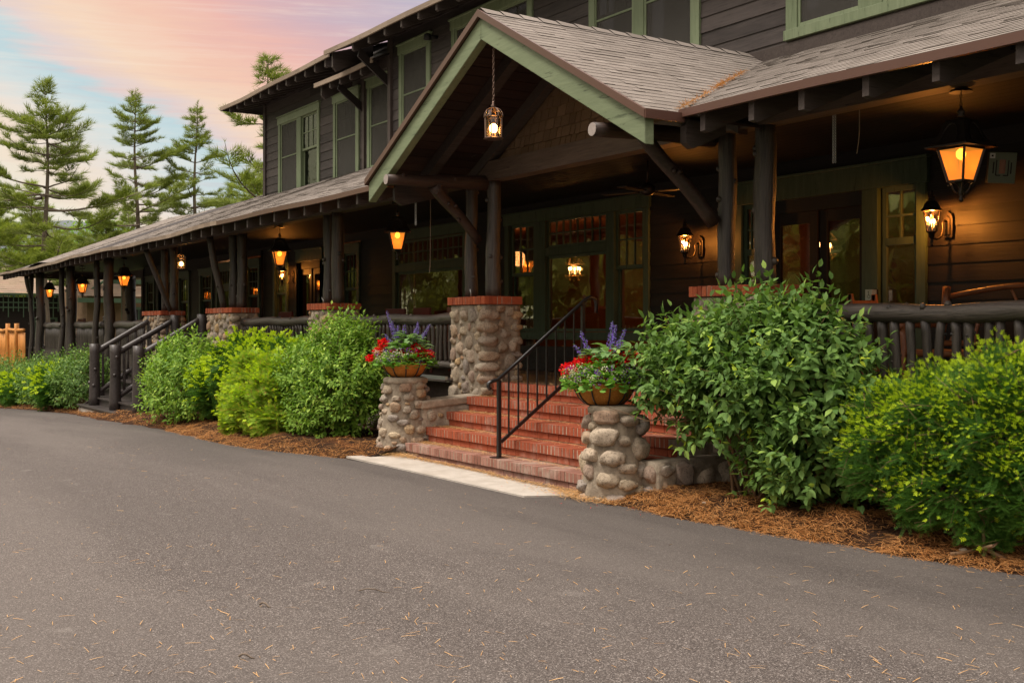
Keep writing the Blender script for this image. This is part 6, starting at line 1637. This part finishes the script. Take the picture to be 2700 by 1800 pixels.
# ------------------------------------------------------------------ trees
def tuft_template(n=7, w_=.035):
    vs, fs = [], []; r = random.Random(3)
    for k in range(n):
        a = 2 * pi * k / n; sp = r.uniform(.25, .75); d = np.array([cos(a) * sp, 1.0, sin(a) * sp * .8 + .15]); d /= np.linalg.norm(d); s_ = np.cross(d, [r.uniform(-1, 1), .2, 1]); s_ /= np.linalg.norm(s_); o = len(vs); b0 = np.array([0, r.uniform(-.2, .25), 0])
        vs.extend([b0 - s_ * w_, b0 + s_ * w_, b0 + d * r.uniform(.7, 1.0)]); fs.append((o, o + 1, o + 2))
    return np.array(vs), np.array(fs)
TUFT = tuft_template(8, .036)
def pine_mesh(H_, R, seed, first=.3, dens=1.0, mat='pine', sparse=0.0, shape=1.0):
    """returns (trunk MB, foliage verts, faces) with the base at the origin"""
    rng = np.random.default_rng(seed); rnd = random.Random(seed); tk = MB(); pos, dirs, scl = [], [], []
    lean = V(rnd.uniform(-.02, .02), rnd.uniform(-.02, .02), 0)
    ax = lambda h: V(lean.x * h + .12 * sin(h * .45 + seed), lean.y * h + .10 * sin(h * .6 + seed), h)
    r0 = H_ * .0125
    tk.tube([ax(H_ * k / 14) for k in range(15)], [max(.015, r0 * (1.12 if k == 0 else 1) * (1 - (k / 14) ** 1.2) + .012) for k in range(15)], 8)
    h = H_ * first; ph = rnd.uniform(0, 6.28); fav = rnd.uniform(0, 6.28)
    while h < H_ * .985:
        f_ = (h / H_ - first) / (1 - first); env = R * (1 - f_ ** 1.35) ** .85 * (.55 + .45 * min(1, (f_ + .12) / .35)) * shape * (1.0 + .26 * sin(h * 1.9 + ph) + .10 * sin(h * 4.3 + ph))
        nb = rnd.choice([4, 5, 5, 6]) if f_ < .85 else 4; a0 = rnd.uniform(0, 6.28)
        for k in range(nb):
            if rnd.random() < sparse + .04: continue
            a = a0 + 2 * pi * k / nb + rnd.uniform(-.6, .6)
            L = max(.3, env * (1 + .25 * cos(a - fav - h * .35)) * rnd.choice([rnd.uniform(.3, .7), rnd.uniform(.7, 1.1), rnd.uniform(.9, 1.35)]));  up0 = rnd.uniform(-.12, .20) + f_ * .45; curve = rnd.uniform(.05, .30)
            pts = []; m = 7
            for i in range(m + 1):
                t_ = i / m; pts.append(ax(h) + V(cos(a), sin(a), 0) * (L * t_) + V(0, 0, L * (up0 * t_ - .16 * t_ + curve * t_ * t_ * t_) + .10 * sin(t_ * 5 + a * 3)) + V(-sin(a), cos(a), 0) * (L * .06 * sin(t_ * 4 + k)))
            tk.tube(pts, [max(.008, .010 + L * .012 * (1 - i / m)) for i in range(m + 1)], 5, False)
            t_ = rnd.uniform(.30, .5) if f_ < .7 else .15
            while t_ < 1.0:
                if rnd.random() < .10: t_ += .12; continue
                i = min(m - 1, int(t_ * m)); q = pts[i].lerp(pts[i + 1], t_ * m - i); dd = (pts[i + 1] - pts[i]).normalized()
                side = V(-dd.y, dd.x, 0).normalized(); sl = L * .34 * (1.15 - t_) * rnd.uniform(.6, 1.3) + .18
                for sg in (-1, 1):
                    sd_ = (side * sg * .8 + dd * .75 + V(0, 0, rnd.uniform(-.05, .25))).normalized(); nn = max(2, int(sl / .12 * dens))
                    if rnd.random() < .3: tk.tube([q, q + sd_ * sl], [.008, .004], 3, False)
                    for j in range(nn):
                        c = q + sd_ * (sl * (j + .6) / nn); pos.append((c.x + rnd.gauss(0, .035), c.y + rnd.gauss(0, .035), c.z + rnd.gauss(0, .03))); w2 = sd_ + V(rnd.gauss(0, .3), rnd.gauss(0, .3), .22 + rnd.gauss(0, .2)); dirs.append(tuple(w2)); scl.append(rnd.uniform(.30, .52))
                t_ += .10 / max(.5, L) * 1.6 / dens
            pos.append(tuple(pts[-1])); dirs.append(tuple((pts[-1] - pts[-2]).normalized() + V(0, 0, .3))); scl.append(.28)
        h += H_ * rnd.uniform(.022, .055) * (1.0 if f_ < .7 else .75)
    for k in range(14): pos.append((ax(H_).x + rnd.gauss(0, .06), ax(H_).y + rnd.gauss(0, .06), H_ - k * .07)); dirs.append((rnd.gauss(0, .5), rnd.gauss(0, .5), 1)); scl.append(.28)
    pos, dirs, scl = map(np.array, (pos, dirs, scl)); up_ = np.tile([0, 0, 1.0], (len(pos), 1)) + rng.normal(0, .3, pos.shape)
    vv, ff = scatter(*TUFT, frames(dirs, up_), pos, scl); return tk, vv, ff
def pine(x, y, z, H_, R, seed, label, mat='pine', **kw):
    t = thing('pine_tree', label, 'tree', (x, y, z), 'pines beyond the lodge'); tk, vv, ff = pine_mesh(H_, R, seed, **kw)
    tk.build('trunk', M['bark'], t, (0, 0, 0), True); np_mesh('crown', vv, ff, M[mat], t); return t
gz_far = lambda x: gz(x) - .03
pine(-65.6, 12.2, -1.9, 16.5, 4.1, 51, 'tallest free standing pine on the left, its bare trunk coming down behind the porch posts', first=.40, sparse=.06, shape=1.15)
pine(-85.3, 22.1, -1.9, 20.4, 4.9, 52, 'second pine from the left, with flat layered branches above the far porch roof', first=.2, sparse=.04)
pine(-85.1, 25.9, -1.9, 20.0, 4.5, 53, 'third pine from the left, with a pointed open top', first=.2, sparse=.10)
pine(-52.8, 19.8, -1.7, 15.9, 4.6, 54, 'pine whose top shows over the upper roof, its side branches reaching past the lodge corner', first=.22, sparse=.18)
pine(-84.2, 30.4, -1.9, 16.0, 4.4, 55, 'yellow green pine directly left of the lodge corner', mat='pine2', first=.1)
pine(-86, 12.6, -2, 12.5, 4.2, 56, 'pale green pine at the left edge, lower than its neighbours', mat='pine2', first=.12, sparse=.1)
pine(-90, 22.5, -2, 12.8, 4.0, 57, 'short pale pine between the first and second tall pines', mat='pine2', first=.05)
pine(-88, 30.0, -2, 14.5, 4.2, 58, 'short dark pine between the second and third tall pines', first=.05)
pine(-92, 36.5, -2, 15.5, 4.4, 59, 'dark pine filling the gap behind the third tall pine', first=.05)

pine(-97, 17.0, -2, 15.0, 4.6, 60, 'pale pine behind the second tall pine, partly hidden', mat='pine2', first=.08)
pine(-84.6, 19.8, -2, 12.0, 4.4, 91, 'bushy pine low between the first and second tall pines', first=.04)
pine(-92, 30.5, -2, 13.8, 4.6, 92, 'bushy pine low between the second and third tall pines', mat='pine2', first=.04)
pine(-80.5, 31.5, -2, 12.6, 4.6, 93, 'bushy pine just above the far porch roof, near the lodge corner', first=.04)
pine(-88, 16.2, -2, 10.5, 4.4, 94, 'bushy yellow pine behind the trunk of the tallest pine', mat='pine2', first=.04)
def broad_tree(x, y, z, H_, blobs, n, size, seed, label, name='broadleaf_tree', mat='decid', group='broadleaf trees beyond the porch', cat='tree'):
    rng = np.random.default_rng(seed); t = thing(name, label, cat, (x, y, z), group)
    P_, N_ = ell_points(blobs, n, rng, .55, 1.05); d = N_ + rng.normal(0, .6, P_.shape); vv, ff = scatter(LEAF4_V, LEAF4_F, frames(d, np.tile([0, 0, 1.0], (n, 1)) + rng.normal(0, .5, (n, 3))), P_, size * rng.uniform(.6, 1.3, n)); vv[:, :] -= 0
    np_mesh('crown', vv, ff, M[mat], t); b = MB(); b.log((0, 0, -.2), (0, 0, H_ * .7), H_ * .016 + .02, .03, 8, 8, .1, 0)
    for bl in blobs[:6]: b.tube([(0, 0, H_ * .25), (bl[0] * .5, bl[1] * .5, bl[2] * .7), (bl[0], bl[1], bl[2])], [.08 if H_ > 3 else .02, .05 if H_ > 3 else .015, .02 if H_ > 3 else .006], 5)
    b.build('trunk', M['bark'], t, (0, 0, 0), True); return t
def crown(seed, H_, R, n=14, lo=.3):
    r = random.Random(seed); return [(r.gauss(0, R * .45), r.gauss(0, R * .45), H_ * r.uniform(lo, .86), R * r.uniform(.28, .5), R * r.uniform(.28, .5), R * r.uniform(.2, .36)) for _ in range(n)]
for (x, y, H_, R, sd_, lab) in [(-96, 8.5, 14, 6, 61, 'broadleaf tree at the far left edge, bright yellow green'), (-93, 14.5, 11.6, 5.2, 62, 'maple with light layered foliage behind the first tall pine trunk'), (-98, 21, 13, 5.6, 63, 'dark green broadleaf tree between the first two tall pines, low in the picture'),
                                (-104, 33, 14, 6.5, 64, 'broadleaf tree low behind the second tall pine'), (-100, 41, 14, 6.5, 65, 'broadleaf tree seen through the branches next to the lodge corner'), (-84, 5.5, 10.5, 4.4, 66, 'broadleaf tree whose branches reach in at the left edge above the cottage')]:
    broad_tree(x, y, -2.1, H_, crown(sd_, H_, R, 17, .15), 5200, .30, sd_, lab)
broad_tree(-52.5, 13.0, -1.6, 2.9, [(0, 0, 1.7, 1.25, 1.1, .95), (.5, .5, 2.4, .7, .6, .7), (-.7, -.3, 1.5, .8, .7, .8), (.1, 0, .8, 1.2, 1, .8)], 3600, .11, 71, 'bright yellow green bush seen between the log posts, in front of the cottages', 'round_bush', 'decid', None, 'bush')
broad_tree(-50.5, 17.2, -1.6, 2.5, [(0, 0, 1.4, .8, .8, 1.2), (.3, .4, 2.2, .5, .5, .7)], 1800, .10, 72, 'narrow green bush beside the screen panel', 'round_bush', 'decid', None, 'bush')

# wood across the drive: stands behind the camera, seen only mirrored in the window panes
rng = np.random.default_rng(80); blobs = []
for k in range(150): x = -150 + k * 1.0 + rng.uniform(-2, 2); blobs.append((x, -30 + rng.uniform(-8, 6) - (x + 60) * .04, rng.uniform(2.5, 13), rng.uniform(2, 4), 3, rng.uniform(2, 4)))
P_, N_ = ell_points(blobs, 42000, rng, .3, 1.05); vv, ff = scatter(LEAF4_V, LEAF4_F, frames(N_ + rng.normal(0, .6, P_.shape), np.tile([0, 0, 1.0], (len(P_), 1)) + rng.normal(0, .5, P_.shape)), P_, .95 * rng.uniform(.6, 1.3, len(P_)))
tag(np_mesh('woods', vv, ff, M['pine']), kind='stuff')
b = MB()
for k in range(26): x = -122 + k * 4.6 + rng.uniform(-1.5, 1.5); y = -27 + rng.uniform(-4, 3) - (x + 60) * .04; b.tube([(x, y, -2), (x + .2, y, 6), (x, y, 13)], [.28, .22, .1], 6)
tag(b.build('woods', M['bark'], None, (0, 0, 0), True), kind='stuff')
b = MB()
for q in blobs: b.ball(q[:3], 1, 8, 6, tuple(k * .72 for k in q[3:6]))
b.v = [(x + .5 * mnoise.noise((x, y, z)), y, z) for x, y, z in b.v]; tag(b.build('woods', M['pine'], None, (0, 0, 0)), kind='stuff')

# hillside
xs_ = np.linspace(-1700, -500, 30); ys_ = np.linspace(-200, 1500, 40)
sheet('hills', xs_, ys_, lambda x, y: -5 + 100 * math.exp(-((x + 1150) / 260) ** 2) * (1 - .18 * mnoise.noise((y * .004, x * .003, 0)) + .10 * mnoise.noise((y * .02, x * .02, 3))) * (1.0 if y < 420 else max(.75, 1 - (y - 420) * .0006)), M['hill'])

# ------------------------------------------------------------------ cottages beyond the porch
def cottage_roof(b, x0, x1, y0, y1, z0, z1, hip=True):
    """hip roof over a rectangle"""
    ym = (y0 + y1) / 2; h = (y1 - y0) / 2 if hip else 0; h = min(h, (x1 - x0) / 2 - .05) if x1 - x0 > .2 else h
    A, B_, C_, D_ = (x0, y0, z0), (x1, y0, z0), (x1, y1, z0), (x0, y1, z0)
    return A, B_, C_, D_
cot = thing('cottage', 'brown shingled cottage with green trellis and hipped roof behind the orange fence', 'cottage', (-76, 12, -2)); O = tuple(cot.location)
def ridge_roof(name, P0, P1, P2, P3, mat, par, O, expo=.3, tab=.7, seed=1, keep=None):
    """shingled quad from eave P0-P1 up to ridge P3-P2"""
    o = Vector(P0); u = (Vector(P1) - o); L = u.length; u.normalize(); v = Vector(P3) - o; v = (v - u * v.dot(u)); Hh = v.length
    b = shingles(o, u, v, L, Hh, keep, expo, tab, .03, seed=seed); b.build(name, M[mat], par, O)
# front faces of this cottage look back towards the lodge (+x)
X = -74.5
b = MB(); b.box(X - 7, X - .6, 6.0, 14.8, -2.2, 3.4); b.build('wall', M['brown_dark'], cot, O)
ridge_roof('roof', (X, 15.9, 3.62), (X, 2.0, 3.62), (X - 4, 4, 5.4), (X - 4, 15.9, 5.4), 'shingle_red', cot, O, seed=3, keep=lambda p: (15.9 - p.y) * 1.0 > (X - p.x) * .9 - .1)
b = MB(); b.add([(X, 15.9, 3.6), (X - 4, 12.2, 5.38), (X - 8, 15.9, 3.6), ], [(0, 1, 2)]); b.box(X - 4.2, X - 3.8, 2, 12.3, 5.3, 5.42); b.build('roof', M['shingle_red'], cot, O)
b = MB(); b.box(X - .02, X + .02, 2, 15.9, 3.52, 3.6); 
for k in range(18): b.box(X - .5, X - .02, 2.3 + k * .75, 2.38 + k * .75, 3.38, 3.52)
b.build('rafter_tails', M['lath_green'], cot, O)
b = MB(); b.box(X - 8, X - 6.9, 9.8, 10.8, 3.5, 6.2); b.build('chimney', M['brick_old'], cot, O)
b = MB(); b.prismx([(11.6, 5.5), (12.3, 6.1), (13.0, 5.5), (12.75, 5.5), (12.3, 5.85), (11.85, 5.5)], X - 7, X - 6.9); b.build('gable_trim', M['silver'], cot, O)
b = MB()
for k in range(26): y = 8.4 + k * .28; b.box(X - .3, X - .26, y, y + .05, 2.55 if k % 3 else 2.2, 3.5)
for z in (3.05, 2.75): b.box(X - .32, X - .24, 8.2, 15.8, z, z + .06)
for z in np.arange(-1.2, 3.2, .45):
    b.box(X - .3, X - .26, 8.0, 10.1, z, z + .06)
for y in (8.1, 9.0, 9.95): b.box(X - .34, X - .24, y, y + .09, -2, 3.4)
b.build('trellis', M['lath_green'], cot, O)
b = MB(); b.box(X - .62, X - .55, 13.2, 14.6, 1.05, 2.2); b.build('window', M['lath_green'], cot, O); b2 = MB(); b2.box(X - .55, X - .53, 13.35, 14.45, 1.4, 2.1); b2.build('pane', M['dark'], cot, O)
b = MB(); b.box(X - .5, X - .2, 13.3, 14.3, .55, 1.0); b.build('air_conditioner', M['white'], cot, O); b = MB(); b.box(X - .2, X - .19, 13.45, 14.0, .6, .95); b.build('grille', M['dark'], cot, O)
b = MB(); b.box(X + .6, X + .7, 9, 14.8, .35, .45)
for k in range(22): b.box(X + .62, X + .68, 9.1 + k * .26, 9.17 + k * .26, -1.6, .36)
b.log((X + .65, 11.9, -2), (X + .65, 11.9, 1.2), .25, .22); b.log((X + .65, 14.9, -2), (X + .65, 14.9, 1.2), .25, .22)
b.bar((X + .9, 11.3, .9), (X + 3.2, 10.4, -1.6), .1, .1); b.bar((X + .9, 14.0, .9), (X + 3.2, 13.1, -1.6), .1, .1); b.build('railing', M['brown_trim'], cot, O)

c2 = thing('cottage', 'gabled cottage with green bargeboards and a log columned porch, seen between the thick log posts', 'cottage', (-66, 20, -2)); O = tuple(c2.location)
X = -68.0; yc = 18.9
b = MB(); b.box(X - 7, X, 14.8, 26.5, -2.2, 3.9); b.build('wall', M['wallshingle'], c2, O)
b = MB(); b.prismx([(yc - 3.6, 3.75), (yc + 3.6, 3.75), (yc, 6.2)], X - .02, X + .1); b.build('gable_wall', M['wallshingle'], c2, O)
b = MB()
for sg in (-1, 1): b.bar((X + .6, yc + sg * 4.3, 3.5), (X + .6, yc, 6.45), .12, .38, (1, 0, 0))
b.box(X + .1, X + .2, yc - 3.0, yc + 3.0, 4.05, 4.3); b.build('bargeboard', M['lath_green'], c2, O)
ridge_roof('roof', (X + .7, yc + 4.4, 3.6), (X - 7, yc + 4.4, 3.6), (X - 7, yc, 6.6), (X + .7, yc, 6.6), 'shingle_red', c2, O, seed=7)
ridge_roof('roof', (X + 2.2, 22.8 + 5, 3.25), (X + 2.2, 20.6, 3.25), (X - 1.5, 20.6, 4.6), (X - 1.5, 27.8, 4.6), 'shingle_red', c2, O, seed=8)
ridge_roof('roof', (X + 1.5, 18.1, 3.3), (X + 1.5, 14.0, 3.3), (X - 1.5, 14.0, 5), (X - 1.5, 18.1, 5), 'shingle_red', c2, O, seed=9, keep=lambda p: (18.4 - p.y) > (X + 1.5 - p.x) * .9)
b = MB(); b.box(X + 2.0, X + 2.2, 20.7, 27.8, 2.75, 3.2)
for k in range(16): b.box(X + 1.8, X + 2.4, 20.7 + k * .45, 20.8 + k * .45, 3.0, 3.22)
b.box(X + 1.3, X + 1.5, 14.0, 18.0, 2.95, 3.2); b.build('fascia', M['lath_green'], c2, O)
b = MB(); b.log((X + 2.1, 21.3, -2), (X + 2.1, 21.3, 2.75), .38, .3, 12, 8, .02, 5); b.log((X + 2.1, 24.2, -2), (X + 2.1, 24.2, 2.75), .3, .26, 12, 8, .02, 5); b.build('column', M['bark'], c2, O, True)
b = MB(); b.box(X + .0, X + .06, 17.0, 20.4, 1.0, 2.75); b.box(X, X + .06, 25.6, 26.4, 1.2, 2.2)
wn = b.build('window', M['lath_green'], c2, O); b = MB()
for k in range(7): b.box(X + .06, X + .08, 17.2 + k * .45, 17.2 + k * .45 + .38, 1.9, 2.6)
b.box(X + .06, X + .08, 17.2, 20.25, 1.15, 1.8); b.box(X + .06, X + .08, 25.75, 26.25, 1.35, 2.05); b.build('pane', M['dark'], wn, O)
